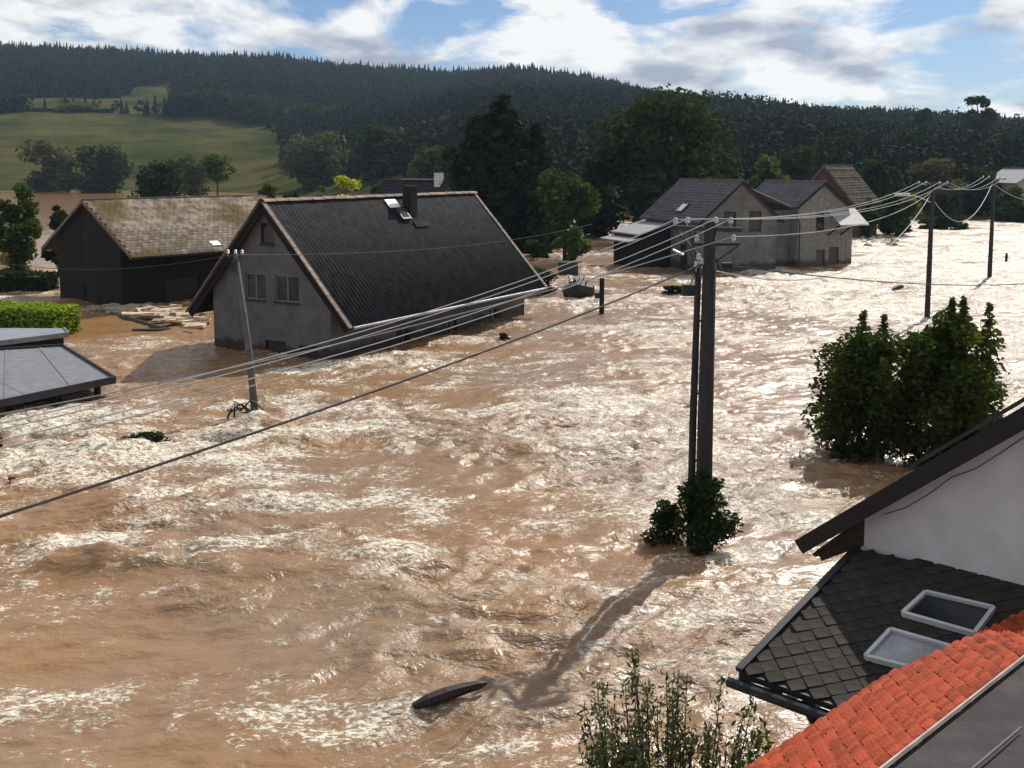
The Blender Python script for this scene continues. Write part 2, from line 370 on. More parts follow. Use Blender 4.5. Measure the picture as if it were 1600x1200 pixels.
m2 = N(n, 'ShaderNodeMixRGB'); m2.inputs[2].default_value = (0.72, 0.66, 0.54, 1); l.new(fr.outputs[0], m2.inputs[0]); l.new(m1.outputs[0], m2.inputs[1])
l.new(m2.outputs[0], b.inputs['Base Color'])
rr = N(n, 'ShaderNodeMapRange'); l.new(ma('MULTIPLY_ADD', ra.outputs['Fac'], .19, .12), rr.inputs['To Min']); rr.inputs['To Max'].default_value = 0.6; l.new(fr.outputs[0], rr.inputs[0]); l.new(rr.outputs[0], b.inputs['Roughness'])
b.inputs['IOR'].default_value = 1.33; b.inputs['Specular IOR Level'].default_value = 0.95
nb = N(n, 'ShaderNodeTexNoise'); nb.inputs['Scale'].default_value = 2.2; nb.inputs['Detail'].default_value = 7; nb.inputs['Roughness'].default_value = 0.56; nb.inputs['Distortion'].default_value = 0.25
l.new(mpn.outputs[0], nb.inputs['Vector'])
bp = N(n, 'ShaderNodeBump'); l.new(ra.outputs['Fac'], bp.inputs['Strength']); bp.inputs['Distance'].default_value = 0.26; l.new(nb.outputs['Fac'], bp.inputs['Height'])
bp2 = N(n, 'ShaderNodeBump'); bp2.inputs['Strength'].default_value = 0.5; bp2.inputs['Distance'].default_value = 0.04; l.new(fr.outputs[0], bp2.inputs['Height']); l.new(bp.outputs[0], bp2.inputs['Normal'])
l.new(bp2.outputs[0], b.inputs['Normal'])
water = npmesh('flood_water', np.stack([X, Y, h], -1).reshape(-1, 3), quads, wm, smooth=True, attrs={'foam_glare': foam_glare.ravel(), 'warm': warm.ravel(), 'rough': rough.ravel()}); tag(water, kind='structure')

# ------------------------------------------------------------------ foliage
def leaves(rng, P, size, lean=0.6, tints=None, aspect=0.55):
    n = len(P); a = rng.normal(size=(n, 3)); a[:, 2] *= lean; a /= np.linalg.norm(a, axis=1)[:, None] + 1e-9
    b = rng.normal(size=(n, 3)); b = np.cross(a, b); b /= np.linalg.norm(b, axis=1)[:, None] + 1e-9
    s = (size * (0.6 + 0.8 * rng.random(n)))[:, None]
    v = np.stack([P - a * s, P + b * s * aspect, P + a * s, P - b * s * aspect], 1).reshape(-1, 3)
    f = np.arange(4 * n).reshape(n, 4)
    tn = rng.random(n) if tints is None else tints
    return v, f, np.repeat(tn, 4)
def clumps_points(rng, cl, n):
    cl = np.array(cl); w = cl[:, 3] * cl[:, 4]; w = w / w.sum(); k = rng.choice(len(cl), n, p=w)
    d = rng.normal(size=(n, 3)); d /= np.linalg.norm(d, axis=1)[:, None]; r = rng.random(n) ** 0.45
    return cl[k, :3] + d * r[:, None] * cl[k, 3:6], k
def crown_clumps(rng, h0, h1, rw, k, sub=0.32, shape='round'):
    cl = []; hc = (h0 + h1) / 2; hr = (h1 - h0) / 2
    for i in range(k):
        z = rng.uniform(-0.85, 0.9); ang = rng.uniform(0, 2 * np.pi)
        if shape == 'cone': pr = (1 - (z + 1) / 2) ** 0.8 + 0.08
        elif shape == 'column': pr = (1 - abs(z) ** 3) ** 0.5
        else: pr = math.sqrt(max(0.05, 1 - z * z)) if z > 0 else max(.82, math.sqrt(max(0.05, 1 - z * z)))
        rad = rw * pr * rng.uniform(0.2, 0.78); s = rw * sub * rng.uniform(0.65, 1.25) * (0.6 + 0.5 * pr)
        cl.append((rad * math.cos(ang), rad * math.sin(ang), hc + z * hr * 0.86, s, s, min(s * 0.8, hr * .5)))
    return cl
BARK = mat('bark', (0.05, 0.04, 0.03), 0.95, bump=0.6)
LEAF = {
    'dark': leafmat('leaf_dark', (0.012, 0.022, 0.010), (0.045, 0.07, 0.022), 0.22),
    'mid': leafmat('leaf_mid', (0.025, 0.045, 0.015), (0.09, 0.12, 0.035), 0.3),
    'light': leafmat('leaf_light', (0.045, 0.075, 0.02), (0.14, 0.18, 0.05), 0.38),
    'grey': leafmat('leaf_grey', (0.035, 0.05, 0.03), (0.12, 0.13, 0.075), 0.25),
    'brown': leafmat('leaf_brown', (0.045, 0.045, 0.025), (0.13, 0.12, 0.06), 0.25),
    'yellow': leafmat('leaf_yellow', (0.20, 0.22, 0.03), (0.50, 0.50, 0.10), 0.4),
    'hedge': leafmat('leaf_hedge', (0.11, 0.18, 0.018), (0.36, 0.44, 0.06), 0.25),
    'needle': leafmat('needles', (0.010, 0.020, 0.012), (0.03, 0.05, 0.025), 0.12),
    'shrub': leafmat('leaf_shrub', (0.012, 0.022, 0.007), (0.085, 0.11, 0.024), 0.33),
    'straw': leafmat('straw', (0.30, 0.24, 0.10), (0.55, 0.45, 0.22), 0.3),
}
def tree(name, label, cat, loc, H, w, base, leaf, seed, n=3500, size=0.35, k=26, shape='round', group=None, trunk=None, sub=0.42):
    rng = np.random.default_rng(seed); root = thing(name, label, cat, loc, 0, group)
    cl = crown_clumps(rng, base, H, w / 2, k, sub, shape)
    P, kk = clumps_points(rng, cl, n)
    tin = np.clip(rng.random(n) * 0.55 + 0.45 * rng.random(len(cl))[kk], 0, 1)
    v, f, tn = leaves(rng, P, size, tints=tin); npmesh('crown', v, f, LEAF[leaf], root, tn)
    tr = trunk or max(0.06, H * 0.018); m = MB()
    m.tube([(0, 0, -1.2), (rng.normal() * .1, rng.normal() * .1, base * .6), (rng.normal() * .2, rng.normal() * .2, base + (H - base) * .45), (0, 0, H * .9)], [tr * 1.25, tr, tr * .7, tr * .2], 7)
    for i in range(0, len(cl), 3):
        c = cl[i]; z0 = base * .7 + (c[2] - base * .7) * .45
        m.tube([(0, 0, z0), (c[0] * .5, c[1] * .5, (z0 + c[2]) / 2 + .1), (c[0], c[1], c[2])], [tr * .45, tr * .3, tr * .1], 4, False)
    m.build('trunk', BARK, root); return root
def conifer(name, label, loc, H, w, seed, base=0.5, n=5000, size=0.4, group=None, leaf='needle'):
    rng = np.random.default_rng(seed); root = thing(name, label, 'tree', loc, 0, group)
    nb = 90; P = []
    for i in range(nb):
        t = i / nb; z = base + (H - base) * t; L = w / 2 * (1 - t) ** 0.6 * rng.uniform(.65, 1.1) + .15; a = i * 2.4 + rng.normal() * .3
        m_ = max(6, int(n / nb * (1.6 - 1.2 * t))); s = rng.random(m_) ** .6
        wd = 0.22 * L * (1 - s) + .12
        P.append(np.stack([np.cos(a) * s * L + rng.normal(size=m_) * wd, np.sin(a) * s * L + rng.normal(size=m_) * wd, z - 0.28 * L * s ** 1.5 + rng.normal(size=m_) * .14], 1))
    P = np.concatenate(P); v, f, tn = leaves(rng, P, size, 0.5); npmesh('crown', v, f, LEAF[leaf], root, tn)
    MB().tube([(0, 0, -1), (0, 0, H * .5), (0, 0, H * .98)], [H * .016, H * .011, .02], 7).build('trunk', BARK, root); return root
def bush(name, label, loc, H, w, leaf, seed, n=2500, size=0.1, k=14, d=None, cat='bush', group=None, z0=-0.3, spikes=0, sub=0.36, stems=6):
    rng = np.random.default_rng(seed); root = thing(name, label, cat, loc, 0, group); d = d or w
    cl = crown_clumps(rng, z0, H * (0.9 if spikes else 1), 1.0, k, sub); cl = [(c[0] * w / 2, c[1] * d / 2, c[2], c[3] * w / 2, c[4] * d / 2, c[5] * min(H, w) / 2) for c in cl]
    P, kk = clumps_points(rng, cl, n); tin = np.clip(rng.random(n) * .6 + .4 * rng.random(len(cl))[kk], 0, 1)
    Q = [P]; T = [tin]
    for i in range(spikes):
        a = rng.uniform(0, 2 * np.pi); r = rng.uniform(.05, .8); bx, by = r * math.cos(a) * w / 2, r * math.sin(a) * d / 2
        hh = H * (1.02 - .45 * r) * rng.uniform(.85, 1.1); m_ = int(n / 30); s = rng.random(m_)
        Q.append(np.stack([bx + rng.normal(size=m_) * .30 * (1.08 - s), by + rng.normal(size=m_) * .30 * (1.08 - s), hh * (.45 + .55 * s)], 1)); T.append(rng.random(m_) * .5 + .5 * s)
    P = np.concatenate(Q); T = np.concatenate(T)
    v, f, tn = leaves(rng, P, size, tints=T); npmesh('foliage', v, f, LEAF[leaf], root, tn)
    m = MB()
    for i in range(stems):
        c = cl[i % len(cl)]; m.tube([(c[0] * .15, c[1] * .15, -1.2), (c[0] * .5, c[1] * .5, c[2] * .5), (c[0], c[1], c[2] + .1)], [.05 * w / 2 + .01, .03 * w / 2 + .008, .008], 5, False)
    m.build('stem', BARK, root); return root

# ------------------------------------------------------------------ forest on the hills
def forest():
    rng = np.random.default_rng(3); V = []; Fq = []; T = []; off = 0
    n0 = 46000
    y = rng.uniform(150, 1130, n0); x = rng.uniform(-0.58, 0.60, n0) * y * 1.04
    keep = rng.random(n0) < (y / 1130) ** 0.8
    x, y = x[keep], y[keep]
    yf = np.interp(x, FX, FY); yr = np.interp(x, RX, RYv)
    ok = (y > yf + 18) & (y < yr + 25)
    for pl in (MEADOW, UPPER, FIELD2, FIELD4): ok &= ~inpoly(x, y, pl)
    ok &= ~((x < -100) & (y < 400)); ok &= ~((x < -20) & (y < np.interp(x, [-120, -60, -20], [640, 380, 230])) & (rng.random(len(x)) < .75))
    x, y = x[ok], y[ok]; z = terrain(x, y); N_ = len(x)
    con = rng.random(N_) < np.clip(0.3 + (y - 300) / 700, 0.2, 0.55)
    for kind in (0, 1):
        I = np.where(con == bool(kind))[0]; m = len(I)
        if kind == 1:
            L = 5; K = 6; ht = rng.uniform(8, 14, m) * np.interp(y[I], [200, 700, 1000], [.75, .9, 1.15]); wd = ht * rng.uniform(.19, .27, m)
            lv = np.arange(L) / L
            a0 = rng.uniform(0, 6.28, (m, L, 1)) + np.arange(K)[None, None] * 2 * np.pi / K
            rad = (wd[:, None] * (1 - lv[None]) ** .85)[:, :, None] * rng.uniform(.65, 1.25, (m, L, K))
            zb = (ht[:, None] * (.08 + .9 * lv[None]))[:, :, None] + rng.normal(size=(m, L, K)) * .3
            zt = zb + (ht[:, None, None] * .26)
            def ring(aa, rr, zz): return np.stack([x[I][:, None, None] + np.cos(aa) * rr, y[I][:, None, None] + np.sin(aa) * rr, z[I][:, None, None] + zz], -1)
            p0 = ring(a0 - .55, rad * .8, zb + .2); p1 = ring(a0, rad, zb - .5); p2 = ring(a0 + .55, rad * .8, zb + .2); p3 = ring(a0, rad * .05, zt)
            v = np.stack([p0, p1, p2, p3], 3).reshape(-1, 3); tn = np.repeat(rng.random(m) * .6, L * K * 4) + np.tile(rng.random(L * K), m).repeat(4) * .4
        else:
            K = 56; ht = rng.uniform(7, 12.5, m); wd = ht * rng.uniform(.28, .42, m)
            d = rng.normal(size=(m, K, 3)); d /= np.linalg.norm(d, axis=2)[:, :, None]; d *= rng.uniform(.6, 1.05, (m, K, 1))
            c = np.stack([x[I][:, None] + d[..., 0] * wd[:, None], y[I][:, None] + d[..., 1] * wd[:, None], z[I][:, None] + ht[:, None] * (.55 + .45 * d[..., 2])], -1).reshape(-1, 3)
            v, _, _t = leaves(rng, c, np.repeat(.35 + .75 * y[I] / 1000, K), .6, aspect=.8); tn = np.repeat(rng.random(m) * .5, K * 4) + np.repeat(rng.random(m * K), 4) * .5
        f = np.arange(len(v)).reshape(-1, 4) + off; off += len(v); V.append(v); Fq.append(f); T.append(tn)
    fm = leafmat('forest_leaf', (0.006, 0.011, 0.008), (0.026, 0.038, 0.018), 0.06)
    o = npmesh('forest', np.concatenate(V), np.concatenate(Fq), fm, None, np.concatenate(T))
    tag(o, 'dark mixed forest covering the hills behind the village', 'forest', kind='stuff')
forest()

# ------------------------------------------------------------------ building helpers
WOOD_D = mat('dark_timber', (0.012, 0.0115, 0.012), 0.85, bump=0.4, stretch=(1, 1, 6))
GLASS = mat('dark_glass', (0.02, 0.022, 0.026), 0.08, 0.1, spec=0.6)
FRAME_W = mat('window_white', (0.17, 0.17, 0.175), 0.5, 0.12)
FRAME_D = mat('window_dark', (0.022, 0.02, 0.018), 0.6)
CONC = mat('concrete', (0.035, 0.034, 0.034), 0.9, 0.25, bump=0.4, stretch=(3, 3, .6))
STEEL = mat('galvanised_steel', (0.45, 0.46, 0.48), 0.35, 0.1, metal=0.9)
DARKMETAL = mat('dark_metal', (0.03, 0.03, 0.034), 0.5)
PORC = mat('porcelain', (0.55, 0.56, 0.56), 0.25, 0.1, spec=0.6)
def window(parent, P, x0, x1, y0, y1, fm, mull=1, depth=0.1, sill=True, fw=0.06, gl=None):
    w = MB()
    q = lambda a, b_, d: P(a, b_, d)
    def bar(xa, xb, ya, yb, d0=depth - .03, d1=depth + .03):
        vs = [q(xa, ya, d0), q(xb, ya, d0), q(xb, yb, d0), q(xa, yb, d0), q(xa, ya, d1), q(xb, ya, d1), q(xb, yb, d1), q(xa, yb, d1)]
        w.add(vs, [(0, 1, 2, 3), (7, 6, 5, 4), (0, 4, 5, 1), (1, 5, 6, 2), (2, 6, 7, 3), (3, 7, 4, 0)])
    bar(x0, x1, y0, y0 + fw); bar(x0, x1, y1 - fw, y1); bar(x0, x0 + fw, y0 + fw, y1 - fw); bar(x1 - fw, x1, y0 + fw, y1 - fw)
    for i in range(mull):
        xm = x0 + (x1 - x0) * (i + 1) / (mull + 1); bar(xm - fw * .6, xm + fw * .6, y0 + fw, y1 - fw)
    o = w.build('window', fm, parent)
    g = MB(); g.add([q(x0 + .02, y0 + .02, depth + .008), q(x1 - .02, y0 + .02, depth + .008), q(x1 - .02, y1 - .02, depth + .008), q(x0 + .02, y1 - .02, depth + .008)], [(0, 1, 2, 3)])
    g.build('pane', gl or GLASS, o)
    if sill:
        s_ = MB(); vs = [q(x0 - .06, y0 - .07, -.08), q(x1 + .06, y0 - .07, -.08), q(x1 + .06, y0 - .01, -.08), q(x0 - .06, y0 - .01, -.08), q(x0 - .06, y0 - .07, depth), q(x1 + .06, y0 - .07, depth), q(x1 + .06, y0 - .01, depth), q(x0 - .06, y0 - .01, depth)]
        s_.add(vs, [(0, 1, 2, 3), (7, 6, 5, 4), (0, 4, 5, 1), (1, 5, 6, 2), (2, 6, 7, 3), (3, 7, 4, 0)]); s_.build('sill', CONC, o)
    return o
def gable_body(root, a, L, zr, ze, sw, fi, wm_, holes_front=(), holes_side=(), side=-1, z0=-1.7, th=0.25, roof_t=0.16):
    """walls in local axes: x along the ridge from the front gable, y to the left"""
    b_ = a - sw; zw = zr - (zr - ze) * b_ / a - roof_t - .06; zt = zr - roof_t - .06
    F = lambda u, w_, d: Vector((fi + d, u, w_))
    MB().wall(F, [(-b_, z0), (b_, z0), (b_, zw), (0, zt), (-b_, zw)], holes_front, th).build('gable_wall', wm_, root)
    Bk = lambda u, w_, d: Vector((L - fi - d, u, w_))
    MB().wall(Bk, [(-b_, z0), (b_, z0), (b_, zw), (0, zt), (-b_, zw)], (), th).build('gable_wall', wm_, root)
    for sgn in (-1, 1):
        Sd = lambda u, w_, d, sgn=sgn: Vector((u, sgn * (b_ - .003 - d), w_))
        MB().wall(Sd, [(fi + th + .002, z0), (L - fi - th - .002, z0), (L - fi - th - .002, zw - .01), (fi + th + .002, zw - .01)], holes_side if sgn == side else (), th - .01).build('side_wall', wm_, root)
    return F, (lambda u, w_, d: Vector((u, side * (b_ - .003 - d), w_))), b_, zw
def roof_slabs(root, a, L, zr, ze, m, t=0.14, name='roof'):
    out = []
    for sgn in (-1, 1):
        n_ = Vector((0, sgn * (zr - ze), a)).normalized()
        out.append(MB().slab([(0, sgn * .004, zr), (L, sgn * .004, zr), (L, sgn * a, ze), (0, sgn * a, ze)], -n_ * t).build(name, m, root))
    return out
def tile_field(name, parent, O, ex, ed, L, D, cw, course, amp, lift, m, seg=4, jitter=0.006, seed=1):
    """courses of profiled tiles: O origin at the ridge, ex along ridge, ed downslope"""
    rng = np.random.default_rng(seed); O = np.array(O, float); ex = np.array(ex, float); ed = np.array(ed, float); en = np.cross(ex, ed); en = en if en[2] > 0 else -en
    nc = int(round(L / cw)); nr = max(1, int(round(D / course))); xs = np.linspace(0, L, nc * seg + 1); ph = np.abs(np.sin(np.pi * xs / (L / nc))) ** .8
    V = []; Fq = []; off = 0
    for r in range(nr):
        d0 = r * D / nr; d1 = (r + 1) * D / nr + .03
        j = rng.normal() * jitter; hj = np.repeat(rng.normal(size=nc) * jitter, seg); hj = np.append(hj, hj[-1])
        h0 = .012 + amp * ph + j; h1 = .012 + amp * ph + lift + j + hj
        r0 = O + ex * xs[:, None] + ed * d0 + en * h0[:, None]; r1 = O + ex * xs[:, None] + ed * d1 + en * h1[:, None]; r2 = O + ex * xs[:, None] + ed * d1 + en * .004
        V += [r0, r1, r2]; n_ = len(xs); i = np.arange(n_ - 1)
        Fq.append(np.stack([i, i + 1, i + 1 + n_, i + n_], 1) + off); Fq.append(np.stack([i + n_, i + 1 + n_, i + 1 + 2 * n_, i + 2 * n_], 1) + off); off += 3 * n_
    o = npmesh(name, np.concatenate(V), np.concatenate(Fq), m, parent); tag(o, kind='stuff'); return o

# ------------------------------------------------------------------ steep-roofed gable house in the middle of the flood
def house_steep():
    a, L, zr, ze, sw, fi = 4.85, 17.6, 7.0, 1.72, 1.30, 0.35
    root = thing('gable_house', 'flooded rendered house with steep dark ribbed roof and black chimney', 'house', (-11.08, 45.38, 0), 1.04)
    rend = mat('grey_render', (0.115, 0.112, 0.110), 0.95, 0.2, scale=1.5, bump=0.5, bscale=40)
    dark = mat('ribbed_roof', (0.017, 0.0175, 0.020), 0.85, 0.45, scale=2.5, spec=0.12)
    edge = mat('ridge_clay', (0.22, 0.165, 0.13), 0.85, 0.35, scale=4, bump=0.4)
    win = [(-1.75, -.35, 2.55, 3.75), (.25, 1.45, 2.55, 3.75)]
    holes = win + [(-.35, .45, 5.1, 6.05), (-.9, .35, -.3, .75), (-2.8, -1.7, -.3, .7)]
    F, Sd, b_, zw = gable_body(root, a, L, zr, ze, sw, fi, rend, holes, [(5.0, 6.0, -.4, .8), (9.2, 10.2, -.4, .8), (13.2, 14.2, -.4, .8)], -1)
    for i, (x0, x1, y0, y1) in enumerate(holes):
        window(root, F, x0, x1, y0, y1, FRAME_D if i > 1 else FRAME_W, 1 if i < 2 else 0, gl=mat('curtained_pane', (0.045, 0.047, 0.052), 0.12, .6, scale=1.5) if i < 2 else None)
    for x0, x1, y0, y1 in [(5.0, 6.0, -.4, .8), (9.2, 10.2, -.4, .8), (13.2, 14.2, -.4, .8)]:
        window(root, Sd, x0, x1, y0, y1, FRAME_D, 1)
    roof_slabs(root, a, L, zr, ze, dark)
    D = math.hypot(a, zr - ze)
    for sgn in (-1, 1):
        tile_field('roof_tile_field', root, (0.12, 0, zr + .01), (1, 0, 0), (0, sgn * a / D, -(zr - ze) / D), L - .24, D, 0.25, 9, .03, .002, dark, jitter=.001, seed=5 + sgn)
    # ridge tiles, each its own half pipe
    half = MB(); k = 7; vs = []
    for xx in (0, .82):
        for i in range(k):
            an = math.pi * (i / (k - 1)) * .86 + math.pi * .07; r_ = .17 if xx == 0 else .15
            vs.append((xx, math.cos(an) * r_ * 1.25, math.sin(an) * r_))
    half.add(vs, [(i, i + 1, i + k + 1, i + k) for i in range(k - 1)]); h0 = half.build('ridge_tile', edge, root); h0.location = (-.02, 0, zr - .03)
    nt = int(L / .8); rnd = random.Random(4)
    for i in range(1, nt): share(h0, 'ridge_tile', root, (i * L / nt - .02, rnd.uniform(-.01, .01), zr - .03 + rnd.uniform(0, .02)), (rnd.uniform(-.03, .03), rnd.uniform(-.012, .012), 0))
    # verge tiles
    ang = math.atan2(zr - ze, a)
    for sgn in (-1, 1):
        dv = Vector((0, sgn * math.cos(ang), -math.sin(ang))); nv = Vector((0, sgn * math.sin(ang), math.cos(ang)))
        v0 = None; nv_ = 8
        for xx in (0.0, L - .22):
            for i in range(nv_):
                p = Vector((xx, 0, zr)) + dv * (D * (i + .5) / nv_ + .05)
                if v0 is None:
                    rot = frame(dv, nv)
                    v0 = MB().box((0, 0, 0), (.24, D / nv_ - .02, .05)).build('verge_tile', edge, root); v0.rotation_euler = rot.to_euler(); v0.location = p + nv * (.07)
                else: share(v0, 'verge_tile', root, p + nv * (.07 + rnd.uniform(0, .015)))
        fa_ = MB().slab([Vector((.0, 0, zr)) + dv * .02 - nv * .15, Vector((.0, 0, zr)) + dv * D - nv * .15, Vector((.0, 0, zr)) + dv * D - nv * .32, Vector((.0, 0, zr)) + dv * .02 - nv * .32], (.06, 0, 0)).build('barge_board', WOOD_D, root)
    # chimney on the right slope
    cs = 10.0; m = MB(); m.box((cs, -.8, 6.65), (.58, .52, 1.7)); ch = m.build('chimney', mat('soot_brick', (0.016, 0.016, 0.018), .9, bump=.5), root)
    MB().box((cs, -.8, 7.54), (.68, .62, .08)).build('chimney_cap', CONC, ch)
    nvr = Vector((0, -math.sin(ang), math.cos(ang))); dvr = Vector((0, -math.cos(ang), -math.sin(ang)))
    rot = frame(dvr, nvr)
    MB().box((cs - 1.05, 0, zr) + dvr * .55 + nvr * .10 if False else Vector((cs - 1.05, 0, zr)) + dvr * .55 + nvr * .11, (.9, .55, .03), rot).build('flashing_sheet', mat('white_sheet', (.75, .75, .72), .5), root)
    MB().box(Vector((cs + .1, 0, zr)) + dvr * 2.0 + nvr * .1, (1.1, .4, .04), rot).build('flashing_sheet', dark, root)
    ht = MB().box(Vector((cs - .9, 0, zr)) + dvr * 1.35 + nvr * .16, (.75, .7, .14), rot).build('roof_hatch', DARKMETAL, root)
    MB().box(Vector((cs - .9, 0, zr)) + dvr * 1.35 + nvr * .235, (.5, .45, .02), rot).build('hatch_pane', GLASS, ht)
    MB().tube([(.2, -a - .07, ze - .02), (L - .2, -a - .07, ze - .05)], .07, 8).build('gutter', mat('zinc', (.25, .25, .26), .5, metal=.5), root)
house_steep()
wetband(MATS['grey_render'])

# ------------------------------------------------------------------ old barn with a mossy tiled roof
def barn():
    a, L, zr, ze, sw, fi = 5.49, 12.4, 6.5, 3.29, 1.7, .3
    root = thing('barn', 'dark timber barn with weathered mossy tile roof', 'barn', (-26.41, 62.98, 0), .88)
    F, Sd, b_, zw = gable_body(root, a, L, zr, ze, sw, fi, WOOD_D, [(-.7, .7, -1.2, 1.2)], [(3.2, 5.6, -1.4, 1.6), (8, 8.8, .6, 1.3)], -1)
    MB().box((fi + .12, 0, 0), (.06, 1.38, 2.38)).build('door', mat('barn_door', (.03, .027, .025), .9, bump=.5, stretch=(1, 6, 1)), root)
    MB().box((4.4, -(b_ - .14), .1), (2.38, .06, 2.98)).build('door', MATS['barn_door'], root)
    window(root, Sd, 8, 8.8, .6, 1.3, FRAME_D, 0)
    for i in range(26):   # vertical cladding boards of the visible gable
        y_ = -b_ + (i + .5) * 2 * b_ / 26
        if abs(y_) < .8: continue
        zt = zw + (zr - .25 - zw) * (1 - abs(y_) / b_) - .05
        MB().box((fi - .014, y_, (zt - 1.5) / 2), (.022, 2 * b_ / 26 - .025, zt + 1.5)).build('cladding_board', WOOD_D, root)
    roof_slabs(root, a, L, zr, ze, mat('roof_board', (.06, .05, .045), .9))
    D = math.hypot(a, zr - ze); ang = math.atan2(zr - ze, a)
    moss = mat('mossy_tile', (.065, .052, .042), .92, .7, scale=2.2, col2=(.25, .20, .15), bump=.5, bscale=12)
    # a little lichen and moss by object colour noise
    n = moss.node_tree.nodes; l = moss.node_tree.links; bs = n['Principled BSDF']
    src = bs.inputs['Base Color'].links[0].from_socket; gnz = N(n, 'ShaderNodeTexNoise'); gnz.inputs['Scale'].default_value = .35; gnz.inputs['Detail'].default_value = 6
    gt = N(n, 'ShaderNodeNewGeometry'); l.new(gt.outputs['Position'], gnz.inputs['Vector'])
    rp = N(n, 'ShaderNodeValToRGB'); rp.color_ramp.elements[0].position = .47; rp.color_ramp.elements[1].position = .62; l.new(gnz.outputs['Fac'], rp.inputs[0])
    mx = N(n, 'ShaderNodeMixRGB'); mx.inputs[2].default_value = (.10, .065, .018, 1); l.new(rp.outputs[0], mx.inputs[0]); l.new(src, mx.inputs[1]); l.new(mx.outputs[0], bs.inputs['Base Color'])
    rnd = random.Random(8); nr, ncol = 21, 33; cw = L / ncol; cd = D / nr
    proto = None; cnt = 0; rest = MB()
    dv = Vector((0, -math.cos(ang), -math.sin(ang))); nv = Vector((0, -math.sin(ang), math.cos(ang))); rot = frame(dv, nv)
    ex = Vector((1, 0, 0)); tilt = Matrix.Rotation(.10, 3, 'X')
    for r in range(nr - 1, -1, -1):
        for i in range(ncol):
            off = .5 if r % 2 else 0
            p = Vector((min(L - cw * .5, (i + .5 + off * .8) * cw), 0, zr)) + dv * ((r + .55) * cd) + nv * (.035 + rnd.uniform(0, .025))
            rr_ = rot @ Matrix.Rotation(-.14 + rnd.uniform(-.06, .06), 3, 'X') @ Matrix.Rotation(rnd.uniform(-.05, .05), 3, 'Z')
            if cnt < 300:
                if proto is None:
                    proto = MB().box((0, 0, 0), (cw * .95, cd * 1.2, .045)).build('roof_tile', moss, root); proto.location = p; proto.rotation_euler = rr_.to_euler()
                else: share(proto, 'roof_tile', root, p, rr_.to_euler())
            else: rest.box(p, (cw * .95, cd * 1.2, .045), rr_)
            cnt += 1
    tag(rest.build('roof_tile_field', moss, root), kind='stuff')
    tile_field('roof_tile_field', root, (0, 0, zr + .01), (1, 0, 0), (0, math.cos(ang), -math.sin(ang)), L, D, .5, .37, .02, .02, moss, seed=3)
    for i in range(15): MB().bar((i * L / 15 + .01, 0, zr + .06), ((i + 1) * L / 15 - .01, 0, zr + .06), .3, .08).build('ridge_tile', mat('grey_board', (.16, .14, .125), .9), root)
    for sgn in (-1, 1):
        d2 = Vector((0, sgn * math.cos(ang), -math.sin(ang))); n2 = Vector((0, sgn * math.sin(ang), math.cos(ang)))
        MB().slab([Vector((-.03, 0, zr)) - n2 * .14, Vector((-.03, 0, zr)) + d2 * D - n2 * .14, Vector((-.03, 0, zr)) + d2 * D + n2 * .03, Vector((-.03, 0, zr)) + n2 * .03], (.05, 0, 0)).build('barge_board', mat('grey_board', (.16, .14, .125), .9), root)
    MB().box(Vector((6.1, 0, zr)) + dv * 5.6 + nv * .11, (.62, .5, .02), rot).build('patch_sheet', mat('white_sheet', (.75, .75, .72), .5), root)
barn()

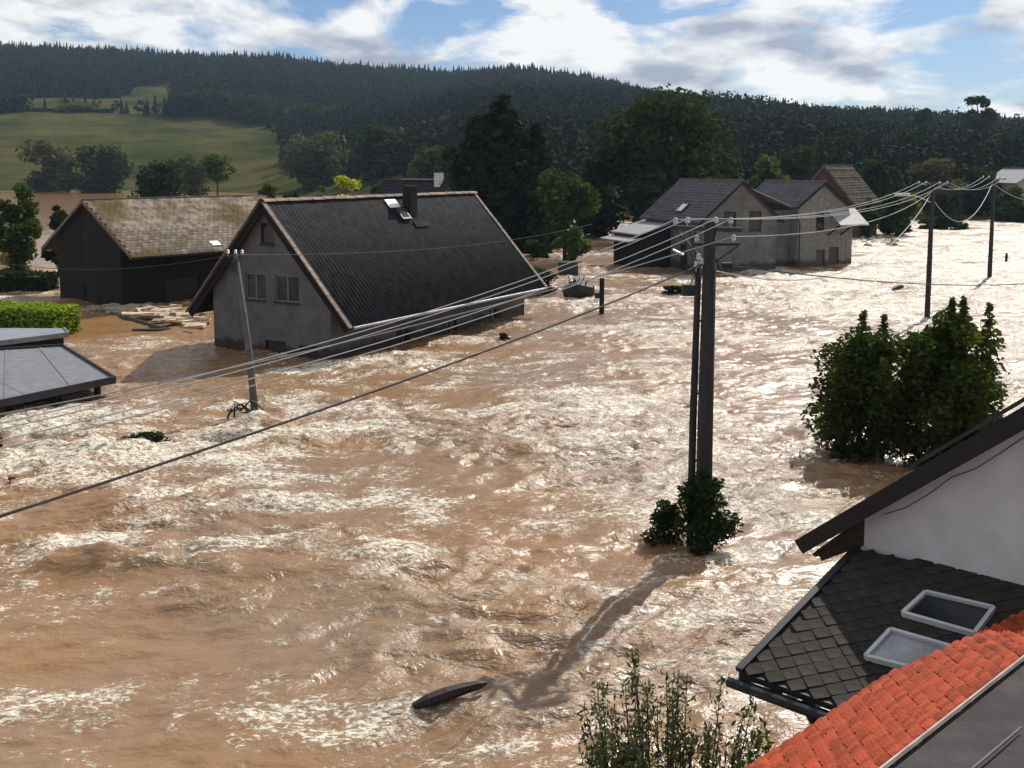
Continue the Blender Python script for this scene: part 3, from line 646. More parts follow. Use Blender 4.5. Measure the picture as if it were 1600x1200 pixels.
# ------------------------------------------------------------------ house with two parallel gables
def house_double():
    th = R(111.6); O = Vector((18.45, 81.8, 0))
    root = thing('double_gable_house', 'flooded bare block house with two gables and purple-brown tile roofs', 'house', O, th)
    blk = brickmat('bare_block', (.19, .183, .17), (.155, .15, .138), (.11, .108, .104), 2.2)
    tl = mat('purple_tile', (.105, .095, .099), .6, .3, scale=2, spec=.45)
    # main volume, local x = ridge (away), y = left
    a, L, zr, ze, sw, fi = 4.0, 9.8, 7.43, 4.15, .5, .35
    hF = [(.4, 1.6, 3.45, 5.0), (-2.0, -.8, 3.45, 5.0)]; hS = [(2.6, 3.8, -.5, 2.3), (6.6, 7.6, .6, 2.0)]
    F, Sd, b_, zw = gable_body(root, a, L, zr, ze, sw, fi, blk, hF, hS, 1)
    for x0, x1, y0, y1 in hF: window(root, F, x0, x1, y0, y1, FRAME_D, 0)
    window(root, Sd, 6.6, 7.6, .6, 2.0, FRAME_D, 0)
    dd = MB().box((3.2, b_ - .15, .9), (1.18, .06, 2.78)).build('door', DARKMETAL, root)
    roof_slabs(root, a, L, zr, ze, tl); D = math.hypot(a, zr - ze)
    tile_field('roof_tile_field', root, (0, 0, zr + .01), (1, 0, 0), (0, a / D, -(zr - ze) / D), L, D, .33, .34, .035, .05, tl, seed=2)
    pale = mat('pale_sheet_roof', (.27, .26, .27), .6, .15, spec=.5)
    tile_field('roof_sheet_field', root, (0, 0, zr + .01), (1, 0, 0), (0, -a / D, -(zr - ze) / D), L, D, .5, 1.2, .01, .01, pale, seed=2)
    tag(bpy.data.objects['roof_sheet_field'], 'pale metal sheets on the right-hand slope')
    for i in range(24): MB().bar((i * L / 24 + .01, 0, zr + .07), ((i + 1) * L / 24 - .01, 0, zr + .07), .24, .1).build('ridge_tile', tl, root)
    dvm = Vector((0, a / D, -(zr - ze) / D)); nvm = Vector((0, (zr - ze) / D, a / D)); rotm = frame(dvm, nvm)
    rw = MB().box(Vector((4.4, 0, zr)) + dvm * 3.7 + nvm * .12, (1.0, 1.15, .14), rotm).build('roof_window', DARKMETAL, root)
    MB().box(Vector((4.4, 0, zr)) + dvm * 3.7 + nvm * .2, (.75, .85, .03), rotm).build('pane', mat('sky_pane', (.5, .52, .55), .15, .1, spec=.8), rw)
    for sgn in (-1, 1):
        MB().slab([(-.02, 0, zr - .16), (-.02, sgn * a, ze - .16), (-.02, sgn * a, ze + .03), (-.02, 0, zr + .03)], (.05, 0, 0)).build('barge_board', WOOD_D, root)
    # second gable to the right
    t0 = -8.0; a2, L2, zr2, ze2 = 2.75, 8.4, 7.3, 5.25; b2 = 2.45
    D2 = math.hypot(a2, zr2 - ze2); zwl = ze2 + (zr2 - ze2) * .3 / a2 - .2
    F2 = lambda u, w_, d: Vector((.3 + d, t0 + u, w_))
    hh = [(-.2, .65, 3.3, 4.9), (-.35, .55, -.4, 1.7), (1.15, 1.95, 3.3, 4.9) if False else (-1.75, -.75, -.4, 1.9)]
    MB().wall(F2, [(-b2, -1.7), (b2, -1.7), (b2, zwl), (0, zr2 - .24), (-b2, zwl)], hh, .25).build('gable_wall', mat('pale_block', (.23, .222, .205), .95, .2, bump=.5), root)
    for x0, x1, y0, y1 in hh: window(root, F2, x0, x1, y0, y1, FRAME_D, 0)
    for sgn in (-1, 1):
        MB().slab([(.56, t0 + sgn * b2, -1.7), (L2, t0 + sgn * b2, -1.7), (L2, t0 + sgn * b2, zwl), (.56, t0 + sgn * b2, zwl)], (0, -sgn * .24, 0)).build('side_wall', MATS['pale_block'], root)
        n_ = Vector((0, sgn * (zr2 - ze2), a2)).normalized()
        MB().slab([(0, t0 + sgn * .004, zr2), (L2, t0 + sgn * .004, zr2), (L2, t0 + sgn * a2, ze2), (0, t0 + sgn * a2, ze2)], -n_ * .14).build('roof', tl, root)
        tile_field('roof_tile_field', root, (0, t0, zr2 + .01), (1, 0, 0), (0, sgn * a2 / D2, -(zr2 - ze2) / D2), L2, D2, .33, .34, .035, .05, tl, seed=4 + sgn)
        MB().slab([(-.02, t0, zr2 - .16), (-.02, t0 + sgn * a2, ze2 - .16), (-.02, t0 + sgn * a2, ze2 + .03), (-.02, t0, zr2 + .03)], (.05, 0, 0)).build('barge_board', WOOD_D, root)
    for i in range(20): MB().bar((i * L2 / 20 + .01, t0, zr2 + .07), ((i + 1) * L2 / 20 - .01, t0, zr2 + .07), .24, .1).build('ridge_tile', tl, root)
    MB().slab([(1.2, -b_ - .01, -1.7), (1.2, t0 + b2 + .01, -1.7), (1.2, t0 + b2 + .01, 5.0), (1.2, -b_ - .01, 5.0)], (.24, 0, 0)).build('link_wall', blk, root)
    MB().tube([(.1, t0 + b2 + .4, 4.9), (.05, t0 + b2 + .3, 4.4), (-.02, t0 + b2 + .06, 4.0), (-.02, t0 + b2 + .06, .2)], .06, 7).build('downpipe', DARKMETAL, root)
    # canopy over the right entrance and lean-to on the left
    MB().slab([(.3, t0 - .4, 5.1), (.3, t0 - 3.3, 5.1), (-1.5, t0 - 3.3, 3.85), (-1.5, t0 - .4, 3.85)], (0, 0, -.1)).build('porch_roof', pale, root)
    for yy in (t0 - .6, t0 - 1.9): MB().bar((.3, yy, 2.9), (-1.3, yy, 3.85), .1).build('porch_brace', WOOD_D, root)
    MB().slab([(.3, t0 - 2.47, -1.7), (.3, t0 - 3.1, -1.7), (.3, t0 - 3.1, 4.9), (.3, t0 - 2.47, 4.9)], (3, 0, 0)).build('porch_wall', MATS['pale_block'], root)
    MB().slab([(.6, -.5, zr - .32), (.6, t0 + a2 - .2, ze2 - .02), (6.5, t0 + a2 - .2, ze2 + .5), (7.5, -.9, zr - .1)], (0, 0, -.08)).build('valley_sheet', pale, root)
    MB().slab([(5.0, b_, 4.0), (9.9, b_, 4.0), (9.9, b_ + 3.2, 3.05), (5.0, b_ + 3.2, 3.05)], (0, 0, -.12)).build('lean_to_roof', pale, root)
    MB().slab([(4.7, b_ + 3.0, 2.75), (9.9, b_ + 3.0, 2.75), (9.9, b_ + 4.3, 2.5), (4.7, b_ + 4.3, 2.5)], (0, 0, -.1)).build('lean_to_roof', pale, root)
    MB().slab([(5.2, b_ + .02, -1.7), (5.2, b_ + 3.0, -1.7), (5.2, b_ + 3.0, 2.9), (5.2, b_ + .02, 3.75)], (.2, 0, 0)).build('lean_to_wall', WOOD_D, root)
    MB().slab([(5.42, b_ + 2.98, -1.7), (9.8, b_ + 2.98, -1.7), (9.8, b_ + 2.98, 2.9), (5.42, b_ + 2.98, 2.9)], (0, -.2, 0)).build('lean_to_wall', WOOD_D, root)
house_double()
for k_ in ('bare_block', 'pale_block'): wetband(MATS[k_], .8)

def small_gable_house(name, label, cat, O, th, a, L, zr, ze, wm_, rm, holes=(), z0=-1.7, tiles=True):
    root = thing(name, label, cat, O, th)
    F, Sd, b_, zw = gable_body(root, a, L, zr, ze, .4, .3, wm_, holes, (), -1, z0)
    for h_ in holes: window(root, F, *h_, FRAME_D, 0)
    roof_slabs(root, a, L, zr, ze, rm)
    D = math.hypot(a, zr - ze)
    if tiles:
        for sgn in (-1, 1): tile_field('roof_tile_field', root, (0, 0, zr + .01), (1, 0, 0), (0, sgn * a / D, -(zr - ze) / D), L, D, .4, .4, .04, .03, rm, seed=9, jitter=.012)
    MB().bar((0, 0, zr + .05), (L, 0, zr + .05), .3, .1).build('ridge_cap', rm, root)
    return root
brk = brickmat('red_brick', (.10, .045, .035), (.075, .04, .032), (.06, .05, .045), 4)
small_gable_house('brick_house', 'red brick house with brown mossy roof behind the double gable house', 'house', (37.37, 123.53, 0), .89, 4.0, 9.0, 8.77, 4.1, brk, mat('brown_tile', (.13, .105, .085), .95, .3, scale=1.0), [(-.5, .5, 4.6, 6.0)])
b0 = GY(608, 281, 92)
hb = small_gable_house('outbuilding', 'black roofed outbuilding with white chimney behind the steep-roofed house', 'building', (-5.4, 90, 0), R(140), 3.6, 8.5, 7.3, 4.0, mat('dark_render', (.08, .08, .08), .9), mat('black_roof', (.018, .018, .02), .6), ())
MB().box((1.1, .3, 7.4), (.6, .6, 1.3)).build('chimney', mat('white_plaster', (.62, .61, .60), .8), hb)
MB().bar((1.6, 0, 7.47), (6.0, 0, 7.47), .5, .06).build('ridge_sheet', mat('zinc', (.25, .25, .26), .5, metal=.5), hb)
small_gable_house('pale_roof_house', 'house with pale grey roof among trees beyond the flooded road', 'house', Vector((86.0, 168, -0.2)), R(100), 4.0, 9, 8.6, 6.2, mat('cream_wall', (.4, .38, .34), .9), MATS['pale_sheet_roof'], (), tiles=False)

# ------------------------------------------------------------------ flooded sheds at the left
def sheds():
    gm = mat('grey_felt', (.16, .165, .18), .7, .15, scale=3, bump=.3)
    root = thing('garage', 'low flooded garage with flat grey felt roof', 'shed', G(60, 600, 0))
    inv = -root.location
    P = [G(180, 592, .85), G(98, 541, 1.05), G(-60, 551, 1.1), G(-150, 660, .85)]
    MB().slab([p + inv for p in P], (0, 0, -.12)).build('roof', gm, root)
    for i in range(3):
        q0 = P[1].lerp(P[2], (i + .7) / 3) + inv; q1 = P[0].lerp(P[3], (i + .7) / 3) + inv
        MB().bar(q0 + Vector((0, 0, .012)), q1 + Vector((0, 0, .012)), .1, .02).build('felt_seam', gm, root)
    for i in range(4):
        MB().bar(P[i] + inv + Vector((0, 0, -.03)), P[(i + 1) % 4] + inv + Vector((0, 0, -.03)), .07, .26).build('fascia', DARKMETAL, root)
    cen = (P[0] + P[1] + P[2] + P[3]) / 4
    def inset(p, k): return cen + (p - cen) * k
    for i in (1, 2):
        A_, B_ = inset(P[i], .86), inset(P[(i + 1) % 4], .86)
        MB().slab([Vector((A_.x, A_.y, -1.6)) + inv, Vector((B_.x, B_.y, -1.6)) + inv, Vector((B_.x, B_.y, .7)) + inv, Vector((A_.x, A_.y, .7)) + inv], (.12, .12, 0)).build('wall', WOOD_D, root)
    for k in (.04, .3, .55, .8, 1):
        p = inset(P[0], .88).lerp(inset(P[3], .88), k) + inv; MB().bar((p.x, p.y, -1.6), (p.x, p.y, .7), .18).build('post', WOOD_D, root)
    root = thing('garden_shed', 'small flooded shed with flat bluish-grey roof beside the clipped hedge', 'shed', G(50, 550, 0)); inv = -root.location
    P = [G(107, 521, 1.2), G(100, 513, 1.25), G(-120, 512, 1.3), G(-120, 549, 1.2)]
    MB().slab([p + inv for p in P], (0, 0, -.13)).build('roof', mat('blue_grey_felt', (.20, .22, .25), .6, .15), root)
    for i in (0, 3): MB().bar(P[i] + inv + Vector((0, 0, -.05)), P[(i + 1) % 4] + inv + Vector((0, 0, -.05)), .06, .22).build('fascia', mat('zinc', (.25, .25, .26), .5, metal=.5), root)
    cen = (P[0] + P[1] + P[2] + P[3]) / 4
    Q = [cen + (p - cen) * .93 for p in P]
    for i in range(4):
        A_, B_ = Q[i] + inv, Q[(i + 1) % 4] + inv
        d = (cen - (Q[i] + Q[(i + 1) % 4]) / 2); d.z = 0; d = d.normalized() * .1
        MB().slab([(A_.x, A_.y, -1.6), (B_.x, B_.y, -1.6), (B_.x, B_.y, 1.0), (A_.x, A_.y, 1.0)], d).build('wall', WOOD_D, root)
sheds()

# ------------------------------------------------------------------ near buildings at the right
def near_right():
    # annex with diamond slates
    p_ = G(1155, 1050, 2.2); q_ = GY(1340, 858, p_.y * 1.18); r_ = G(1310, 1105, 2.2); pl = plane(p_, q_, r_)
    root = thing('slate_annex', 'low annex with dark diamond slate roof and two roof windows', 'annex', (5.5, 11.5, 0)); inv = -root.location
    n_ = pl[0]; t_ = hit(pl, 1600, 912); ex = (r_ - p_).normalized(); ed = n_.cross(ex).normalized()
    if ed.z < 0: ed = -ed       # upslope
    rend = mat('slate', (.030, .026, .021), .9, .3, scale=5, bump=.5, bscale=30)
    under = mat('slate_under', (.035, .032, .030), .9)
    s_end = p_ + ex * 6.5; wd = (t_ - q_).normalized(); t_end = q_ + wd * 6.2
    MB().slab([p_ + inv, s_end + inv, t_end + inv, q_ + inv], -n_ * .12).build('roof', under, root)
    poly = [((v - p_).dot(ex), (v - p_).dot(ed)) for v in (p_, s_end, t_end, q_)]
    dw, dh = .29, .15; rnd = random.Random(2); proto = None; rot = frame(ed, n_); cnt = 0
    nv_ = max(b for a, b in poly)
    dia = MB(); w_, h_ = dw * .5, dh
    v_ = [(-w_, 0, 0), (0, -h_ * .98, .012), (w_, 0, 0), (0, h_ * .98, -.004)]; v2 = [(x, y, z + .016) for x, y, z in v_]
    dia.add(v_ + v2, [(3, 2, 1, 0), (4, 5, 6, 7), (0, 1, 5, 4), (1, 2, 6, 5), (2, 3, 7, 6), (3, 0, 4, 7)])
    sky_rects = []; rest = MB()
    for c4 in ([(1447, 933), (1553, 958), (1523, 998), (1411, 966)], [(1392, 992), (1492, 1021), (1470, 1064), (1353, 1034)]):
        sky_rects.append([hit(pl, *c) for c in c4])
    for r in range(int(nv_ / dh) + 1):
        for c in range(24):
            u = (c + (.5 if r % 2 else 0)) * dw + .15; w = r * dh + .1
            if not inpoly(np.array([u - .08]), np.array([w]), poly)[0]: continue
            P = p_ + ex * u + ed * w + n_ * (.012 + rnd.uniform(0, .008))
            if proto is None:
                proto = dia.build('slate_tile', rend, root); proto.location = P + inv; proto.rotation_euler = rot.to_euler()
            elif cnt < 300: share(proto, 'slate_tile', root, P + inv)
            else: rest.add([P + inv + rot @ Vector(q) for q in dia.v], dia.f)
            cnt += 1
    tag(rest.build('slate_tile_field', rend, root), kind='stuff')
    fascia = MB().bar(p_ + inv - n_ * .07 - Vector((0, 0, .02)), s_end + inv - n_ * .07 - Vector((0, 0, .02)), .05, .2).build('fascia', DARKMETAL, root)
    MB().tube([p_ + inv - ed * .1 - ex * .1 - Vector((0, 0, .1)), s_end + inv - ed * .1 - Vector((0, 0, .12))], .065, 8).build('gutter', mat('black_gutter', (.02, .02, .022), .4), root)
    for i in range(7):
        MB().bar(p_ + inv + ex * (.2 + i * .42) - ed * .06 - Vector((0, 0, .03)), p_ + inv + ex * (.45 + i * .42) - ed * .06 - Vector((0, 0, .03)), .03, .012).build('gutter_bracket', STEEL, root)
    MB().bar(p_ + inv + n_ * .03, q_ + inv + n_ * .03, .1, .06).build('verge_strip', DARKMETAL, root)
    for k in (.9, 1.7, 2.6):
        a_ = p_ + ex * k + ed * .45 + inv; MB().bar((a_.x, a_.y, -1.6), (a_.x, a_.y, a_.z - .16), .14).build('post', WOOD_D, root)
        MB().bar((a_.x, a_.y, a_.z - .75), Vector((a_.x, a_.y, a_.z - .2)) - ed * .4, .09).build('brace', WOOD_D, root)
    A_ = p_ + ex * .8 + ed * .9 + inv; B_ = q_ + wd * .3 - ed * .05 + inv
    MB().slab([(A_.x, A_.y, -1.6), (B_.x, B_.y, -1.6), (B_.x, B_.y, B_.z - .25), (A_.x, A_.y, A_.z - .25)], (.15, -.1, 0)).build('wall', mat('dark_brown_wall', (.06, .045, .035), .9), root)
    A2 = s_end + ed * .9 + inv
    MB().slab([(A_.x + .2, A_.y - .2, -1.6), (A2.x, A2.y, -1.6), (A2.x, A2.y, A2.z - .25), (A_.x + .2, A_.y - .2, A_.z - .25)], ed * .15).build('wall', MATS['dark_brown_wall'], root)
    for i, q4 in enumerate(sky_rects):
        m = MB()
        for j in range(4): m.bar(q4[j] + inv + n_ * .07, q4[(j + 1) % 4] + inv + n_ * .07,   .05, .07, n_)
        sk = m.build('roof_window', mat('skylight_frame', (.55, .55, .55), .5, .1), root)
        MB().slab([p + inv + n_ * .06 for p in q4], -n_ * .02).build('pane', GLASS if i == 0 else mat('pale_pane', (.30, .30, .31), .25, .25, spec=.6), sk)
    # white house behind the annex
    wroot = thing('white_house', 'white rendered house gable with black roof edge rising above the slate annex', 'house', (8.5, 15, 0)); wi = -wroot.location
    rd = Vector((.667, .745, 0)); wdn = Vector((.745, -.667, 0))
    wp = (Vector((-rd.x, -rd.y, 0)), q_ + rd * .08); vp = (wp[0], q_ - rd * .3)
    e0 = hit(vp, 1245, 845); e1 = hit(vp, 1600, 637); sl = (e1 - e0); e2 = e0 + sl * 1.9
    up = Vector((-sl.normalized().z * wdn.x, -sl.normalized().z * wdn.y, sl.normalized().dot(wdn)))
    MB().slab([e0 + wi, e2 + wi, e2 + rd * 8 + wi, e0 + rd * 8 + wi], -up * .16).build('roof', mat('black_sheet', (.02, .02, .023), .45), wroot)
    MB().slab([e0 + wi - rd * .02 + up * .02, e2 + wi - rd * .02 + up * .02, e2 + wi - rd * .02 - up * .26, e0 + wi - rd * .02 - up * .2], -rd * .04).build('barge_board', mat('black_board', (.012, .012, .014), .5), wroot)
    MB().slab([e0 + sl * .55 + up * .06 + wi, e2 + up * .06 + wi, e2 + up * .06 + rd * .5 + wi, e0 + sl * .55 + up * .06 + rd * .5 + wi], up * .05).build('snow_rail', DARKMETAL, wroot)
    wq = q_ + rd * .1
    def onwall(s, z): return wq + wdn * s + Vector((0, 0, z - wq.z))
    def under_roof(s):
        p = onwall(s, 0); k = (p - e0).dot(wdn) / sl.dot(wdn); return e0.z + sl.z * k - .22
    pts = [onwall(0, -1.6), onwall(6, -1.6), onwall(6, under_roof(6)), onwall(0, under_roof(0))]
    wm_ = mat('white_render', (.70, .66, .64), .92, .08, scale=2.0, bump=.35, bscale=60)
    MB().slab([p + wi for p in pts], rd * .3).build('gable_wall', wm_, wroot)
    MB().slab([onwall(0, -1.6) + rd * .31 + wi, onwall(0, -1.6) + rd * 7.5 + wi, onwall(0, under_roof(0)) + rd * 7.5 + wi, onwall(0, under_roof(0)) + rd * .31 + wi], wdn * .3).build('side_wall', wm_, wroot)
    for k in (.12, .6): MB().bar(e0 + sl * .02 + rd * k + wi - up * .3 + wdn * .05, onwall(0, under_roof(0) - .35) + rd * (k - .1) + wi, .12, .14).build('rafter_end', mat('brown_rafter', (.05, .03, .022), .8), wroot)
    MB().slab([e0 + wi + rd * .05 - up * .2 + wdn * .1, onwall(.05, under_roof(.05) - .0) + wi, onwall(.05, under_roof(.05) - .45) + wi, e0 + wi + rd * .05 - up * .26 + wdn * .1], rd * .05).build('soffit_board', mat('brown_rafter', (.05, .03, .022), .8), wroot)
    cab = [onwall(.35 + i * .3, under_roof(.35 + i * .3) - .16 - .09 * abs(math.sin(i * 1.1))) - rd * .02 + wi for i in range(12)]
    MB().tube(cab, .006, 5).build('facade_cable', mat('brown_rafter', (.05, .03, .022), .8), wroot)
    # own house: red tile strip and felt roof
    rroot = thing('red_tile_roof_house', 'house roof with red tiles along its eave and dark felt above', 'house', (5, 8, 0)); ri = -rroot.location
    A = G(1190, 1200, 3.2); B = G(1397, 1060, 3.2); D_ = G(1390, 1200, 3.65); pl = plane(A, B, D_); n_ = pl[0]
    ex = (B - A).normalized(); eu = n_.cross(ex).normalized(); eu = eu if eu.z > 0 else -eu
    Cc = hit(pl, 1600, 965); E_ = hit(pl, 1600, 1030); wS = (D_ - A).dot(eu)
    cu, cv = (Cc - A).dot(ex), (Cc - A).dot(eu); bu = (B - A).dot(ex)
    # far end edge runs from B through C
    def uend(v): return bu + (cu - bu) * v / cv if cv > 1e-3 else bu
    u0 = -2.5
    base = [A + ex * u0, A + ex * uend(0), A + ex * uend(wS) + eu * wS, A + ex * u0 + eu * wS]
    MB().slab([p + ri for p in base], -n_ * .1).build('roof_deck', mat('roof_board', (.06, .05, .045), .9), rroot)
    red = mat('red_clay_tile', (.36, .060, .022), .85, .5, scale=5, bump=.5, spec=.2)
    NR = 20; ch = wS / NR; tlw = .2; rnd = random.Random(6); rot = frame(eu, n_); proto = None; cnt = 0; rest = MB()
    tile = MB(); k = 6; vs = []
    for yy, lift in ((-.62, .058), (.62, .002)):
        for i in range(k):
            f_ = i / (k - 1); vs.append(((f_ - .5) * tlw, yy * ch, lift + .016 * math.sin(f_ * math.pi)))
    for i in range(k): vs.append((vs[i][0], vs[i][1], .0))
    tile.add(vs, [(i, i + 1, i + k + 1, i + k) for i in range(k - 1)] + [(i + 2 * k, i + 1 + 2 * k, i + 1, i) for i in range(k - 1)])
    items = []
    for r in range(NR):
        v = (r + .5) * ch; c = 0
        while True:
            u = uend(v) - (c + .5 + (.5 if r % 2 else 0)) * tlw
            if u < u0: break
            items.append((u, v)); c += 1
    items.sort(key=lambda t: -t[0] if t[0] < 0 else -100 + t[0])
    for u, v in items:
        P = A + ex * u + eu * v + n_ * (.004 + rnd.uniform(0, .012)) + ex * rnd.uniform(-.012, .012) + ri
        if cnt < 300:
            if proto is None: proto = tile.build('red_tile', red, rroot); proto.location = P; proto.rotation_euler = rot.to_euler()
            else: share(proto, 'red_tile', rroot, P)
        else:
            rest.add([P + rot @ Vector(q) for q in vs], [(i, i + 1, i + k + 1, i + k) for i in range(k - 1)] + [(i + 2 * k, i + 1 + 2 * k, i + 1, i) for i in range(k - 1)])
        cnt += 1
    tag(rest.build('red_tile_field', red, rroot), kind='stuff')
    MB().bar(A + ex * u0 + ri - eu * .03 + n_ * .03, A + ex * uend(0) + ri - eu * .03 + n_ * .03, .03, .03, n_).build('eave_strip', mat('pale_trim', (.40, .34, .30), .7), rroot)
    MB().bar(A + ex * u0 + ri + eu * (wS + .03) + n_ * .05, A + ex * uend(wS) + ri + eu * (wS + .03) + n_ * .05, .022, .03, n_).build('trim_strip', MATS['pale_trim'], rroot)
    knob = None
    for i in range(9):
        for j in range(2):
            P = A + ex * (-.6 + i * .62 + j * .3) + eu * (wS * (.25 + .4 * j)) + n_ * .05 + ri
            if (-.6 + i * .62 + j * .3) > uend(wS * (.25 + .4 * j)) - .1: continue
            if knob is None:
                knob = MB().add([(-.03, -.02, -.03), (.03, -.02, -.03), (.03, .03, -.03), (-.03, .03, -.03), (-.012, 0, .045), (.012, 0, .045)], [(0, 1, 5, 4), (1, 2, 5), (2, 3, 4, 5), (3, 0, 4), (3, 2, 1, 0)]).build('snow_guard', red, rroot); knob.location = P; knob.rotation_euler = rot.to_euler(); knob.scale = (.6, .6, .7)
            else: share(knob, 'snow_guard', rroot, P)
    felt = mat('dark_felt', (.038, .034, .035), .85, .35, scale=2.0, bump=.6, bscale=40, stretch=(1, 1, 1))
    T0 = A + eu * (wS + .05) - n_ * .02; gu = Vector((ex.y, -ex.x, 0)); gu = gu if gu.dot(eu) > 0 else -gu; gd = (gu + Vector((0, 0, .16))).normalized()
    gn = ex.cross(gd); gn = gn if gn.z > 0 else -gn
    for i in range(6):
        s0, s1 = i * .55, (i + 1) * .55 + .06
        P4 = [T0 + ex * u0 + gd * s0, T0 + ex * (uend(wS) + 1.5) + gd * s0, T0 + ex * (uend(wS) + 1.5) + gd * s1, T0 + ex * u0 + gd * s1]
        lift = gn * (.012 * (6 - i))
        MB().slab([P4[0] + ri + gn * .02, P4[1] + ri + gn * .02, P4[2] + ri + gn * .002, P4[3] + ri + gn * .002] if False else [P4[0] + ri + gn * .028, P4[1] + ri + gn * .028, P4[2] + ri, P4[3] + ri], -gn * .012).build('felt_sheet', felt, rroot)
    for i in range(7):
        u = 0.2 + i * .55 + rnd.uniform(0, .3); s0 = (.55 * (i % 3)) + .5
        MB().bar(T0 + ex * u + gd * s0 + gn * .05 + ri, T0 + ex * (u + 1.1) + gd * (s0 + .02) + gn * .05 + ri, .018, .012, gn).build('felt_batten', mat('pale_batten', (.12, .115, .115), .8), rroot)
    # walls under this roof
    w0, w1, w2, w3 = [p - n_ * .1 for p in (A + ex * u0 + eu * .25, A + ex * (uend(0) - .3) + eu * .25, T0 + ex * (uend(wS) + 1.0) + gd * 3.2, T0 + ex * u0 + gd * 3.2)]
    cm = mat('cream_wall', (.4, .38, .34), .9)
    for a_, b_ in ((w0, w1), (w1, w2), (w3, w0)):
        MB().slab([Vector((a_.x, a_.y, -1.6)) + ri, Vector((b_.x, b_.y, -1.6)) + ri, b_ + ri - Vector((0, 0, .12)), a_ + ri - Vector((0, 0, .12))], Vector((-(b_ - a_).y, (b_ - a_).x, 0)).normalized() * .02).build('wall', cm, rroot)
near_right()

# ------------------------------------------------------------------ poles and wires
WIRE = mat('aluminium_wire', (.36, .36, .355), .45, .05, metal=.3, spec=.4); CABLE = mat('black_cable', (.035, .03, .03), .5)
def insulator(parent, p):
    m = MB(); x, y, z = p
    m.tube([(x, y, z - .1), (x, y, z)], .012, 6); m.tube([(x, y, z - .01), (x, y, z + .03), (x, y, z + .05), (x, y, z + .09), (x, y, z + .12)], [.05, .055, .035, .05, .02], 8)
    return m.build('insulator', PORC, parent)
MPOS = Vector((4.22, 21.9, 0)); LINE = Vector((.55, .835, 0)).normalized(); ACR = Vector((LINE.y, -LINE.x, 0))
root = thing('double_utility_pole', 'twin concrete utility pole with crossarms and insulators standing in the flood', 'utility pole', MPOS)
MB().tube([(0, 0, -1.6), (0, 0, 3), (0.03, 0, 7.35)], [.19, .17, .135], 10).build('pole', CONC, root, True)
MB().tube([(-.27, .12, -1.6), (-.25, .1, 3), (-.2, .08, 6.35)], [.085, .08, .065], 10).build('side_pole', CONC, root, True)
for z in (1.0, 2.1, 3.6, 5.2): MB().bar((-.26, .1, z), (.02, 0, z), .05, .05).build('pole_clamp', DARKMETAL, root)
arm = [(-.78, 7.28), (-.5, 7.3), (.15, 7.32), (.48, 7.32)]
MB().bar(ACR * -.9 + Vector((0, 0, 7.2)), ACR * .75 + Vector((0, 0, 7.2)), .09, .09).build('crossarm', DARKMETAL, root)
MB().bar(ACR * -.35 + Vector((0, 0, 6.85)), ACR * .7 + Vector((0, 0, 6.9)), .07, .07).build('crossarm', DARKMETAL, root)
for a_, z in arm: insulator(root, ACR * a_ + Vector((0, 0, z + .02)))
insulator(root, ACR * .55 + Vector((0, 0, 6.98))); insulator(root, ACR * -.28 + Vector((0, 0, 6.93)))
for a_, b_ in (((-.75, 7.15), (-.12, 6.5)), ((-.45, 7.15), (-.2, 6.3)), ((.65, 6.85), (.1, 6.45)), ((.3, 6.3), (.1, 6.7))):
    MB().bar(ACR * a_[0] + Vector((0, 0, a_[1])), ACR * b_[0] + Vector((0, 0, b_[1])), .035).build('brace', DARKMETAL, root)
MB().box(ACR * .42 + Vector((0, 0, 6.42)), (.2, .14, .14)).build('junction_box', DARKMETAL, root)
sp = MB().box(ACR * -.45 + Vector((0, 0, 5.85)), (.28, .2, .24)).build('switch_box', DARKMETAL, root)
MB().tube([ACR * -.3 + Vector((0, 0, 7.2)), ACR * -.42 + Vector((0, 0, 6.7)), ACR * -.3 + Vector((0, 0, 6.2)), ACR * -.45 + Vector((0, 0, 5.9))], .015, 5).build('lead_wire', CABLE, root)
MB().tube([ACR * -.6 + Vector((0, 0, 7.2)), ACR * -.5 + Vector((0, 0, 6.6)), ACR * -.2 + Vector((0, 0, 6.2)), ACR * -.22 + Vector((0, 0, 5.0))], .015, 5).build('lead_wire', CABLE, root)
for i, p in enumerate(((-.2, 6.55), (-.12, 6.45), (-.25, 6.38))): insulator(root, ACR * p[0] + Vector((-.05, -.12, p[1])))
MB().bar(ACR * -.85 + Vector((0, -.1, 6.72)), ACR * -.6 + Vector((0, -.1, 6.62)), .06, .04).build('lamp_arm', STEEL, root)
def single_pole(name, label, P, top, r, parts=True, lean=(0, 0), lamp=False, m=None):
    root = thing(name, label, 'utility pole', P)
    MB().tube([(0, 0, -1.6), (lean[0] * .4, lean[1] * .4, top * .4), (lean[0], lean[1], top)], [r * 1.35, r * 1.15, r * .8], 10).build('pole', m or CONC, root, True)
    L0 = Vector((lean[0], lean[1], top))
    if parts:
        MB().bar(L0 + ACR * -.8 + Vector((0, 0, -.25)), L0 + ACR * .8 + Vector((0, 0, -.25)), .08).build('crossarm', DARKMETAL, root)
        for k in (-.75, -.35, .35, .75): insulator(root, L0 + ACR * k + Vector((0, 0, -.1)))
    if lamp:
        MB().tube([L0 + Vector((0, 0, -1.2)), L0 + Vector((-.9, -.5, -.85)), L0 + Vector((-1.8, -1.0, -.7))], .035, 6).build('lamp_arm', STEEL, root)
        MB().box(L0 + Vector((-2.1, -1.15, -.7)), (.75, .35, .16)).build('lamp_head', mat('lamp_grey', (.55, .55, .55), .4), root)
    return root
lp = G(404, 657); root = single_pole('utility_pole', 'leaning concrete pole with water surging round its foot beside the steep-roofed house', lp, 5.65, .1, False, (-.62, 0), m=mat('light_concrete', (.10, .098, .095), .9, .2, bump=.3))
